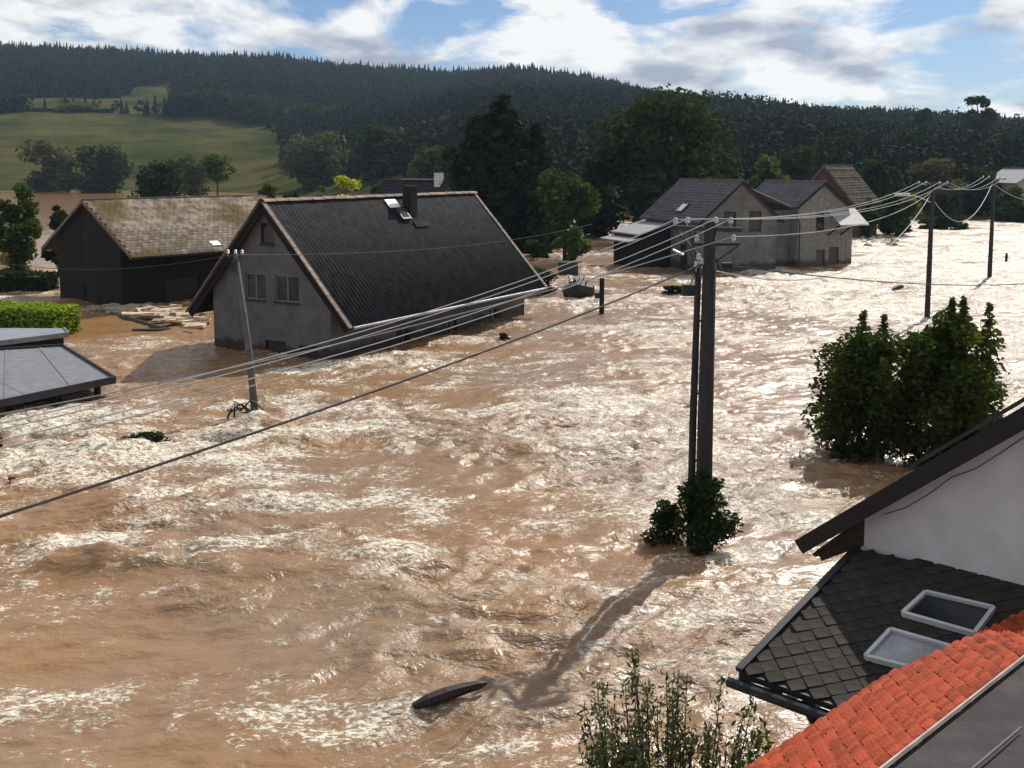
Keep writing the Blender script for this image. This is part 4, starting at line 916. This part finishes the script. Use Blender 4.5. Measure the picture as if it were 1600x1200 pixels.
tp = Vector((-.62, 0, 5.6)); MB().bar(tp + Vector((-.3, 0, -.05)), tp + Vector((.25, 0, -.02)), .07).build('crossarm', DARKMETAL, root)
for k in (-.25, .0, .22): insulator(root, tp + Vector((k, 0, .07)))
MB().box(tp + Vector((-.02, -.1, -.35)), (.2, .14, .4)).build('junction_box', DARKMETAL, root)
f1 = Vector((23.4, 57.3, 0)); f1 = Vector((.4094 * 57, 57, 0)); f2 = Vector((36.2, 77.2, 0))
single_pole('street_light_pole', 'concrete pole with a street lamp arm behind the tall shrubs', f1, 7.75, .12, lamp=True)
single_pole('utility_pole', 'concrete pole casting a short shadow on the bright open flood', f2, 7.9, .13)
def span(name, label, a, b, sag, r, m, cat='wire', group=None, k=28):
    pts = [a.lerp(b, i / k) - Vector((0, 0, 4 * sag * (i / k) * (1 - i / k))) for i in range(k + 1)]
    o = MB().tube(pts, r, 6).build(name, m); tag(o, label, cat, group); return o
TIP = ('outermost house-side', 'inner house-side', 'inner shrub-side', 'outermost shrub-side')
NEAR = Vector((-15.5, -0.5, 6.5))
for i, (a_, z) in enumerate(arm):
    st = MPOS + ACR * a_ + Vector((0, 0, z + .1))
    span('overhead_wire', 'pale wire slanting over the flood from the ' + TIP[i] + ' crossarm insulator', st, NEAR + Vector((-.36 + i * .30, -.9 + i * .34, -.05 - i * .06)), 1.25, .008, WIRE, group='four parallel overhead wires')
    span('overhead_wire', 'pale wire running past the block house from the ' + TIP[i] + ' crossarm insulator', st, f1 + ACR * (-.75, -.35, .35, .75)[i] + Vector((0, 0, 7.72)), .55, .009, WIRE, group='overhead wires beyond the twin pole')
    span('overhead_wire', 'thin wire between the lamp pole and the open flood pole on their ' + TIP[i] + ' insulators', f1 + ACR * (-.75, -.35, .35, .75)[i] + Vector((0, 0, 7.72)), f2 + ACR * (-.75, -.35, .35, .75)[i] + Vector((0, 0, 7.87)), .7, .01, WIRE, group='wires between far poles')
span('overhead_wire', 'single lower wire running from the twin pole towards the steep-roofed house', MPOS + ACR * .55 + Vector((0, 0, 7.05)), Vector((-16, 17, 3.2)) * 1.0 + Vector((0, 0, 0)), .5, .012, WIRE)
span('overhead_wire', 'single wire leaving the lower crossarm of the twin pole towards the lamp pole', MPOS + ACR * .55 + Vector((0, 0, 7.05)), f1 + Vector((0, 0, 7.2)), .6, .011, WIRE)
span('overhead_cable', 'thick dark cable slanting down across the whole flood from the twin pole', MPOS + Vector((-.15, -.1, 6.45)), Vector((-13.5, -1.5, 4.9)), .55, .016, CABLE, 'cable')
span('overhead_cable', 'pale cable sagging deeply from the twin pole up to the lamp pole', MPOS + Vector((.1, .1, 6.3)), f1 + Vector((-.2, -.2, 7.0)), 1.75, .016, mat('grey_cable', (.4, .4, .39), .5), 'cable')
span('overhead_cable', 'sagging cable between the lamp pole and the pole on the open flood', f1 + Vector((.2, .1, 6.6)), f2 + Vector((-.1, 0, 7.4)), 1.9, .02, MATS['grey_cable'], 'cable')
span('overhead_cable', 'dark cable crossing low in front of the block house towards the open flood', MPOS + Vector((.15, 0, 6.45)), Vector((42, 62, 4.2)), 1.4, .016, CABLE, 'cable')
span('overhead_cable', 'sagging cable leaving the far flood pole towards the right bank', f2 + Vector((.1, 0, 7.2)), f2 + Vector((18, 22, 7.5)), 1.6, .02, MATS['grey_cable'], 'cable')
span('overhead_wire', 'thin dark wire from the leaning pole across the steep dark roof', lp + Vector((-.5, 0, 5.62)), Vector((5, 64, 5.0)), .5, .012, CABLE)
span('overhead_wire', 'thin dark wire from the leaning pole past the barn', lp + Vector((-.85, 0, 5.6)), Vector((-32, 52, 5.6)), 1.2, .012, CABLE)

# ------------------------------------------------------------------ trees by the village
def T(px, base_py, top_py, Y, **k):
    """ground point under a crown seen at px, standing at distance Y; height from the crown top"""
    p = GY(px, 300, Y); z = max(0.0, float(terrain(p.x, Y))); top = GY(px, top_py, Y).z
    return Vector((p.x, p.y, z)), top - z
def W_(pxw, Y): return pxw * Y / FPX
def tr(name, label, px, top, wpx, Y, leaf, seed, shape='round', base=.12, n=3600, size=None, k=26, group=None, fn=tree, **kw):
    n = int(n * 1.25); base = base if base >= .2 else -.12
    p, H = T(px, 0, top, Y); w = W_(wpx, Y)
    return fn(name, label, 'tree', p, H, w, H * base, leaf, seed, n, size or max(.12, w * .035), k, shape, group, **kw)
p, H = T(785, 0, 150, 104); conifer('spruce_tree', 'huge dark spruce rising behind the steep-roofed house', p, H, W_(215, 104), 11, .3, 10000, .45)
p, H = T(745, 0, 182, 110); conifer('spruce_tree', 'shorter dark spruce crowding the left side of the huge spruce', p, H, W_(135, 110), 12, .3, 5000, .4)
p, H = T(835, 0, 195, 108); conifer('spruce_tree', 'shorter dark spruce crowding the right side of the huge spruce', p, H, W_(135, 108), 13, .3, 5000, .4)
tr('broadleaf_tree', 'huge dark green broadleaf tree behind the block house', 1032, 138, 225, 122, 'dark', 21, n=9000, k=48, size=.42, base=.1)
tr('broadleaf_tree', 'loose green tree with visible trunk left of the huge broadleaf tree', 882, 262, 92, 92, 'mid', 22, n=2600, k=20, size=.26, base=.25)
tr('broadleaf_tree', 'dense dark tree filling the gap beside the huge broadleaf tree', 935, 225, 100, 124, 'dark', 38, n=3600, k=26, size=.38)
tr('broadleaf_tree', 'dense dark tree between the willow and the shorter spruce', 715, 215, 80, 150, 'dark', 39, n=2800, k=22, size=.42)
tr('broadleaf_tree', 'slim dark tree between the spruce and the loose green tree', 850, 285, 60, 96, 'dark', 23, n=2000, k=16, size=.3, shape='column')
tr('broadleaf_tree', 'round grey-green tree at the right end of the lit meadow', 497, 206, 118, 330, 'grey', 24, n=4200, k=34, size=.85, base=.06)
tr('broadleaf_tree', 'wide dark tree right of the round grey-green tree', 600, 188, 100, 300, 'dark', 25, n=3600, k=28, size=.8, base=.05)
tr('broadleaf_tree', 'small dark tree on the meadow corner beside the willow', 672, 205, 60, 300, 'dark', 26, n=1600, k=14, size=.7, base=.05)
tr('willow_tree', 'pale feathery willow above the black roofed outbuilding', 672, 222, 82, 190, 'grey', 27, n=2600, k=22, size=.45, base=.05)
tr('broadleaf_tree', 'dark rounded tree standing at the meadow edge by the water', 158, 226, 84, 350, 'dark', 28, n=3000, k=24, size=.75, base=.03)
tr('broadleaf_tree', 'brownish spreading tree at the far left meadow edge', 70, 218, 90, 360, 'brown', 29, n=2200, k=20, size=.8, base=.08)
tr('broadleaf_tree', 'thin brownish tree between the spreading tree and the dark rounded tree', 108, 235, 44, 352, 'brown', 30, n=1000, k=12, size=.7, base=.06)
tr('broadleaf_tree', 'dark green spreading tree just behind the barn ridge', 252, 250, 86, 190, 'dark', 31, n=2600, k=22, size=.45, base=.05)
tr('broadleaf_tree', 'dull olive tree beside the little round tree with visible trunk', 300, 240, 62, 300, 'brown', 32, n=1800, k=24, size=.6, base=.1)
tr('broadleaf_tree', 'little round light green tree with visible trunk behind the barn', 340, 238, 56, 260, 'mid', 33, n=1700, k=18, size=.5, base=.38)
tr('broadleaf_tree', 'leafy young tree in the water left of the barn', 28, 272, 62, 80, 'mid', 34, n=4200, k=30, size=.17, base=.12)
tr('broadleaf_tree', 'dark young tree leaning against the barn gable', 88, 306, 48, 76, 'dark', 35, n=1600, k=14, size=.18, base=.12)
p, H = T(543, 0, 248, 72); bush('yellow_shrub', 'bright yellow-green shrub top showing above the steep roof ridge', p, H, W_(85, 72), 'yellow', 36, n=3600, size=.14, k=18)
for i, (px, top, wp, Y, lf) in enumerate([(385, 284, 34, 120, 'dark'), (420, 280, 44, 130, 'mid'), (460, 283, 40, 125, 'dark'), (500, 284, 44, 120, 'mid'), (590, 276, 40, 95, 'grey'), (5, 310, 40, 95, 'dark')]):
    p, H = T(px, 0, top, Y); bush('shrub', ['low dark shrub right behind the barn ridge end', 'low green shrub left of the round grey-green tree', 'low dark shrub under the round grey-green tree', 'low green shrub beside the yellow-green shrub', 'grey-green shrub left of the black roofed outbuilding', 'dark shrub at the water edge beside the young leafy tree'][i], p, max(H, 1.2), W_(wp, Y), lf, 40 + i, n=1200, size=.22, k=12, cat='shrub')
# hedge line on top of the meadow
for i, (px, top, wp, Y) in enumerate([(25, 150, 70, 640), (120, 162, 60, 645), (75, 172, 40, 648), (165, 172, 30, 650), (320, 140, 90, 655), (400, 150, 90, 645), (290, 150, 50, 650), (470, 160, 90, 620), (540, 165, 80, 600)]):
    tr('hedgerow_tree', ['tall dark hedgerow tree at the far left top of the meadow', 'rounded hedgerow tree alone on the meadow top', 'low hedgerow tree between the tall one and the rounded one', 'tiny hedgerow bush at the end of the meadow top hedge', 'broad tree at the corner of the wood above the meadow', 'broad tree inside the wood edge above the meadow', 'first tree where the wood meets the upper field', 'dark wood edge tree above the round grey-green tree', 'dark wood edge tree above the wide dark tree'][i], px, top, wp, Y, 'dark' if i != 1 else 'grey', 60 + i, n=1500, k=16, size=1.5, base=.02)
# right bank
RB = [(1195, 232, 80, 150, 'mid', 'green tree top rising behind the ridge of the block house'), (1130, 225, 70, 150, 'dark', 'dark tree beside the huge broadleaf tree behind the block house'),
      (1250, 225, 80, 175, 'dark', 'dark tree between the block house and the brick house'), (1375, 245, 70, 160, 'dark', 'dark tree right of the brick house'),
      (1405, 300, 60, 128, 'mid', 'green tree at the water edge right of the brick house'), (1462, 245, 90, 178, 'brown', 'olive tree on the right bank behind the lamp pole'),
      (1530, 262, 70, 172, 'dark', 'dark tree on the right bank behind the far flood pole'), (1585, 285, 60, 162, 'mid', 'green tree on the right bank below the pale roofed house'),
      (1480, 295, 60, 165, 'dark', 'dark low tree on the right bank between the two far poles'), (1345, 300, 50, 125, 'dark', 'dark low tree in front of the brick house'),
      (1310, 205, 90, 210, 'dark', 'tall dark tree behind the brick house'), (1560, 210, 90, 230, 'dark', 'tall dark tree behind the pale roofed house'), (1420, 205, 90, 235, 'dark', 'tall dark tree behind the olive tree')]
for i, (px, top, wp, Y, lf, lab) in enumerate(RB):
    tr('broadleaf_tree', lab, px, top, wp, Y, lf, 80 + i, n=2600, k=22, base=.03, size=.45)
tr('lone_tree', 'loose crowned tall tree sticking out above the right hill skyline', 1521, 148, 62, 330, 'dark', 101, n=1500, k=13, size=.6, base=.45, sub=.3)
tr('lone_tree', 'small rounded tree top poking above the right hill skyline', 1443, 166, 34, 340, 'dark', 102, n=1200, k=10, size=.6, base=.3)

# ------------------------------------------------------------------ bushes and hedges in the water
def hedge(name, label, P, L, d, H, rz, leaf, seed, n=7000, size=.07):
    rng = np.random.default_rng(seed); root = thing(name, label, 'hedge', P, rz); u = rng.random((n, 3)); face = rng.random(n)
    x = (u[:, 0] - .5) * L; y = (u[:, 1] - .5) * d; z = u[:, 2] * (H + .4) - .4
    top = face < .42; z[top] = H + rng.normal(size=top.sum()) * .05
    fr_ = (face >= .42) & (face < .75); y[fr_] = -d / 2 + rng.normal(size=fr_.sum()) * .05
    bk = (face >= .75) & (face < .85); y[bk] = d / 2
    en = face >= .85; x[en] = np.sign(rng.random(en.sum()) - .5) * L / 2 + rng.normal(size=en.sum()) * .05
    z = z + .12 * perlin(x / 1.1, y / 1.1, 7) * (z > .3)
    v, f, t_ = leaves(rng, np.stack([x, y, z], 1), size); npmesh('foliage', v, f, LEAF[leaf], root, t_)
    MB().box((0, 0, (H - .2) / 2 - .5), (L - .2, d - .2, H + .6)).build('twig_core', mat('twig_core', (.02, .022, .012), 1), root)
p = G(100, 524); hedge('clipped_hedge', 'clipped bright green hedge beside the flooded sheds', (p.x - 4.2, p.y + 1.6, 0), 9, 2.0, 1.35, R(-18), 'hedge', 1, 11000, .09)
p = G(45, 458); hedge('dark_hedge', 'long dark hedge standing in water left of the barn', (p.x - 2.5, p.y + 1, 0), 8, 1.4, 1.3, R(-8), 'dark', 2, 4500, .12)
p = G(62, 405); bush('straw_grass', 'clump of straw-coloured tall grass behind the dark hedge', (p.x + .5, p.y - 6, 0), 1.7, 3.4, 'straw', 3, n=900, size=.25, k=10, d=1.2, cat='grass clump')
bush('pole_bush', 'dark leafy bush wrapped round the foot of the twin pole', (MPOS.x - .05, MPOS.y - .05, 0), 2.15, 1.5, 'dark', 5, n=5200, size=.055, k=20, sub=.40, z0=-.5)
p = G(1043, 860); bush('low_bush', 'low dark bush half drowned beside the twin pole', (p.x, p.y + .2, 0), 1.15, 1.0, 'dark', 6, n=2600, size=.05, k=18, sub=.48, z0=-.5)
p = G(1375, 728); bush('tall_shrub', 'broad tall shrub standing in the flood on the twin pole side', (p.x - .05, p.y + .9, 0), 4.35, 3.7, 'shrub', 7, n=14000, size=.085, k=44, spikes=7, sub=.36, z0=-.7)
p = G(1510, 745); bush('tall_shrub', 'tallest spiky shrub in the flood beside the white house', (p.x, p.y + .9, 0), 5.25, 3.7, 'shrub', 8, n=16000, size=.085, k=46, spikes=9, sub=.36, z0=-.7)
p = G(222, 706); bush('drowned_bush', 'dark green bush mostly under water in the rapids', (p.x, p.y + .3, 0), .62, 1.7, 'dark', 9, n=3200, size=.06, k=24, d=1.0, z0=-.5, sub=.5)
p = G(12, 765); bush('drowned_bush', 'small green bush tip in the rapids below the drowned bush', (p.x, p.y, 0), .35, .8, 'mid', 10, n=500, size=.05, k=8)
p = G(2, 722); bush('drowned_bush', 'narrow green bush by the garage corner in the rapids', (p.x - .1, p.y, 0), .9, .5, 'mid', 11, n=500, size=.06, k=8)
p = G(1050, 463); bush('drifting_bush', 'dark green uprooted bush drifting in front of the block house', (p.x, p.y, 0), .8, 3.0, 'dark', 12, n=1300, size=.13, k=12, d=1.2)
p = G(783, 536); bush('drifting_bush', 'small dark bush drifting off the steep-roofed house', (p.x, p.y + .2, 0), .5, 1.1, 'dark', 13, n=600, size=.07, k=8)
p = G(850, 466); bush('round_hedge_bush', 'big rounded dark bush at the back corner of the steep-roofed house', (p.x - .6, p.y + 1.4, 0), 2.1, 3.2, 'dark', 14, n=1800, size=.13, k=14)
p = G(895, 412); bush('shore_bush', 'bright green bush under the loose green tree', (p.x - .2, p.y + .8, 0), 3.6, 3.6, 'light', 15, n=2200, size=.18, k=16)
p = G(1000, 410); bush('shore_bush', 'olive bush left of the block house', (p.x - .3, p.y, 0), 1.4, 2.0, 'brown', 16, n=700, size=.14, k=9)
p = G(1420, 352); bush('shore_bush', 'dark bush row end at the water edge left of the lamp pole', (p.x, p.y - 12, 0), 2.2, 9, 'dark', 17, n=1600, size=.3, k=14, d=3)
p = G(1560, 345); bush('shore_bush', 'long dark bush at the water edge behind the far flood pole', (p.x, p.y - 6, 0), 2.4, 13, 'dark', 18, n=2200, size=.35, k=16, d=4)
def willow_shrub(label, P, H, wx_, wy_, seed, stems=30):
    rng = np.random.default_rng(seed); root = thing('osier_shrub', label, 'shrub', P); m = MB(); Q = []
    for i in range(stems):
        a = rng.uniform(-1, 1); b_ = rng.uniform(-1, 1); bx, by = a * wx_ * .35, b_ * wy_ * .35
        h = H * rng.uniform(.55, 1.0) * (1 - .25 * abs(a)); tx, ty = a * wx_ * .5 + rng.normal() * .15, b_ * wy_ * .5
        pts = [(bx, by, -1.4), (bx * .6 + tx * .4, by * .6 + ty * .4, h * .5), (tx, ty, h)]
        m.tube(pts, [.016, .011, .004], 4, False); k = 170; s = rng.random(k) ** .8
        px_ = np.where(s < .5, bx + (pts[1][0] - bx) * s * 2, pts[1][0] + (tx - pts[1][0]) * (s * 2 - 1)); py_ = np.where(s < .5, by + (pts[1][1] - by) * s * 2, pts[1][1] + (ty - pts[1][1]) * (s * 2 - 1))
        pz_ = np.where(s < .5, h * s, h * s); sp_ = .11 * (1.1 - s) + .025
        Q.append(np.stack([px_ + rng.normal(size=k) * sp_, py_ + rng.normal(size=k) * sp_, pz_ + rng.normal(size=k) * .04], 1))
    P_ = np.concatenate(Q); v, f, t_ = leaves(rng, P_, .042, 1.2, aspect=.35); npmesh('foliage', v, f, LEAF['grey' if seed % 2 else 'mid'], root, t_); m.build('stem', BARK, root)
p = GY(1040, 1150, 11.0); willow_shrub('loose upright shrub with many thin leafy shoots below the slate annex', (p.x, p.y, 0), 3.05, 2.3, 1.3, 51, 75)
p = GY(1160, 1150, 10.4); willow_shrub('shorter tangled shrub beside the red tile eave', (p.x + .1, p.y, 0), 2.6, 1.4, 1.0, 52, 45)
p = GY(1225, 1120, 10.6); bush('eave_bush', 'dense dark bush under the slate annex gutter', (p.x, p.y + .3, 0), 2.0, .8, 'grey', 53, n=1500, size=.035, k=10)

# ------------------------------------------------------------------ drifting timber, stump, post, boards
DRIFT = mat('wet_wood', (.03, .024, .02), .6, .3, bump=.5)
def log(label, p0, p1, r, bend=.1):
    c = (p0 + p1) / 2; root = MB(); d = p1 - p0
    pts = [p0 + d * k + Vector((0, 0, bend * math.sin(k * math.pi))) - c for k in (0, .2, .45, .7, .9, 1)]
    root.tube(pts, [r * .5, r, r * 1.1, r * .9, r * .7, r * .3], 8); o = root.build('drifting_log', DRIFT); o.location = c; tag(o, label, 'log'); return o
log('short thick log drifting alone in the brown foreground flood', G(645, 1104, .26), G(760, 1067, .36), .10, .03)
log('long thin dark log low in the water in mid flood', G(668, 692, .06), G(742, 682, .05), .07)
log('thin stick behind the long thin log in mid flood', G(820, 684, .05), G(880, 676, .05), .045)
log('thin straight stick floating right of the pole bush', G(1145, 769, .05), G(1190, 771, .05), .03)
log('second straight stick floating farther right of the pole bush', G(1205, 770, .05), G(1262, 768, .05), .03)
log('dark branch drifting on the bright water by the two far poles', G(1395, 452, .15), G(1412, 448, .15), .15)
root = thing('snagged_branches', 'tangle of dark branches snagged at the foot of the leaning pole', 'debris', (lp.x - .15, lp.y - .35, .36)); rb = random.Random(31)
for i in range(16):
    a_ = Vector((rb.uniform(-.7, .2), rb.uniform(-.3, .3), rb.uniform(-.05, .25))); d_ = Vector((rb.uniform(-.7, .5), rb.uniform(-.3, .3), rb.uniform(-.1, .45)))
    MB().tube([a_ - d_ * .6, a_ + Vector((0, 0, .08)), a_ + d_ * .7], [.035, .03, .008], 5).build('branch', DRIFT, root)
root = thing('root_stump', 'uprooted tree stump with stubby roots drifting before the block house', 'stump', G(903, 470))
m = MB(); rng = np.random.default_rng(5); ring = []
m.tube([(-.9, 0, -.3), (-.6, 0, .35), (0, 0, .7), (.55, .1, .65), (.85, .1, -.3)], [.3, .6, .75, .65, .35], 10); m.build('root_ball', DRIFT, root)
for a_ in (-.6, -.3, 0, .25, .5): MB().tube([(a_ * .6, 0, .7), (a_ * .9, -.1, 1.15), (a_ * 1.2 + .1, -.1, 1.55 + .1 * math.sin(a_ * 9))], [.09, .07, .03], 6).build('root', mat('pale_root', (.14, .10, .085), .9), root)
root = thing('marker_post', 'dark square post with a small box standing in the flood', 'post', G(940, 494))
MB().box((0, 0, .35), (.26, .26, 3.7)).build('post', WOOD_D, root); MB().box((-.26, -.02, 1.2), (.3, .2, .3)).build('meter_box', DARKMETAL, root)
root = thing('fence_post', 'tiny dark post in the water beyond the far flood pole', 'post', G(1572, 412)); MB().tube([(0, 0, -1), (0, 0, .7), (.02, 0, .95)], [.12, .12, .08], 8).build('post', WOOD_D, root)
rnd = random.Random(12)
BM = [mat('pale_board', (.50, .40, .28), .8, .3), mat('grey_drift_board', (.33, .27, .21), .85, .3), mat('brown_drift_board', (.20, .12, .07), .85, .3)]
protos = []
for i in range(3):
    o = MB().slab([(-.55, -.13, 0), (.5, -.15, .01), (.58, .12, 0), (-.5, .15, .02)], (0, 0, .045)).build('floating_board', BM[i]); protos.append(o)
used = [False] * 3
for i in range(110):
    t_ = rnd.random(); px = 172 + 150 * t_ + rnd.uniform(-6, 6); py = 478 + 34 * rnd.random() ** 1.2 * (.35 + .75 * t_)
    p = G(px, py, .10 + .10 * rnd.random()); k = rnd.choice((0, 0, 1, 2))
    if not used[k]: o = protos[k]; used[k] = True
    else: o = protos[k].copy(); C.objects.link(o)
    o.location = p; o.rotation_euler = (rnd.uniform(-.2, .2), rnd.uniform(-.15, .15), rnd.uniform(-.9, .9)); s_ = rnd.uniform(.4, 1.2); o.scale = (s_, s_ * rnd.uniform(.9, 3.2), rnd.uniform(1, 4))
    tag(o, ['pale broken board in the debris raft between barn and steep-roofed house', 'greyish broken board in the debris raft between barn and steep-roofed house', 'brown broken board in the debris raft between barn and steep-roofed house'][k], 'board', 'boards in the debris raft')
root = thing('floating_boom', 'dark timber edge holding back the debris raft by the barn', 'log', G(230, 500)); o_ = root.location
MB().tube([G(150, 487, .05) - o_, G(205, 500, .08) - o_, G(262, 517, .05) - o_, G(300, 522, .05) - o_], [.12, .16, .16, .08], 7).build('trunk', DRIFT, root)
for i, (px, py, d) in enumerate([(235, 520, (.9, .15, .3)), (170, 590, (.5, .2, .15)), (145, 602, (.5, .2, .12))]):
    o = MB().slab([(-d[0], -d[1], -.1), (d[0], -d[1], -.1), (d[0] * .8, d[1], -.1), (-d[0] * .9, d[1], -.1)], (0, 0, d[2])).build('drifting_plank', DRIFT); o.location = G(px, py)
    tag(o, ['dark sunken plank in front of the debris raft', 'short dark plank drifting in calm water before the garage', 'short dark plank drifting nearest the garage roof'][i], 'plank')
for i, (px, py, sx, sz, lab) in enumerate([(818, 381, 2.2, .25, 'pale planks stacked behind the far corner of the steep roof'), (850, 391, 2.4, .2, 'pale flattened debris heap behind the steep-roofed house')]):
    p = G(px, py); root = thing('debris_heap', lab, 'debris', p)
    for j in range(6): MB().box((rnd.uniform(-sx, sx), rnd.uniform(-.8, .8), .12 + .1 * j), (rnd.uniform(.8, 2), rnd.uniform(.2, .5), .08), Matrix.Rotation(rnd.uniform(-.4, .4), 3, 'Z')).build('plank', BM[j % 2], root)
p = G(888, 430); root = thing('water_tank', 'dark box tank standing in water behind the drifting stump', 'tank', (p.x, p.y, 0)); MB().slab([(-.8, -.5, -1.5), (.75, -.5, -1.5), (.75, .5, -1.5), (-.8, .5, -1.5)], (0, 0, 2.5)).build('body', DARKMETAL, root); MB().box((0, 0, 1.04), (1.7, 1.15, .07)).build('lid', DARKMETAL, root)
# stone riprap on the right bank
stone = None; rk = mat('pale_stone', (.32, .30, .27), .9, .3, bump=.5)
for i in range(26):
    px = 1346 + 62 * rnd.random(); py = 372 + 14 * rnd.random(); p = G(px, py, .05)
    if stone is None:
        m = MB(); m.add([(-.6, -.4, -.3), (.5, -.5, -.3), (.6, .4, -.3), (-.5, .5, -.3), (-.3, -.25, .35), (.35, -.2, .28), (.3, .25, .4), (-.25, .2, .3)], [(3, 2, 1, 0), (4, 5, 6, 7), (0, 1, 5, 4), (1, 2, 6, 5), (2, 3, 7, 6), (3, 0, 4, 7)]); stone = m.build('bank_stone', rk); o = stone
    else: o = stone.copy(); C.objects.link(o)
    o.location = p; o.rotation_euler = (rnd.uniform(-.3, .3), rnd.uniform(-.3, .3), rnd.uniform(0, 6)); s_ = rnd.uniform(.5, 1.1); o.scale = (s_, s_, s_)
    tag(o, 'pale bank stone at the water edge right of the brick house', 'stone', 'pale bank stones')

# ------------------------------------------------------------------ haze
hz = MB().box((0, 700, 99), (2640, 1620, 204)).build('haze', bpy.data.materials.new('haze')); tag(hz, 'thin pale air over the valley', 'haze', kind='stuff')
hm = hz.data.materials[0]; hm.use_nodes = True; hn = hm.node_tree.nodes; hn.clear()
pv = N(hn, 'ShaderNodeVolumePrincipled'); pv.inputs['Color'].default_value = (.55, .75, 1, 1); pv.inputs['Density'].default_value = 0.0001; pv.inputs['Anisotropy'].default_value = 0.3
ho = N(hn, 'ShaderNodeOutputMaterial'); hm.node_tree.links.new(pv.outputs[0], ho.inputs['Volume'])
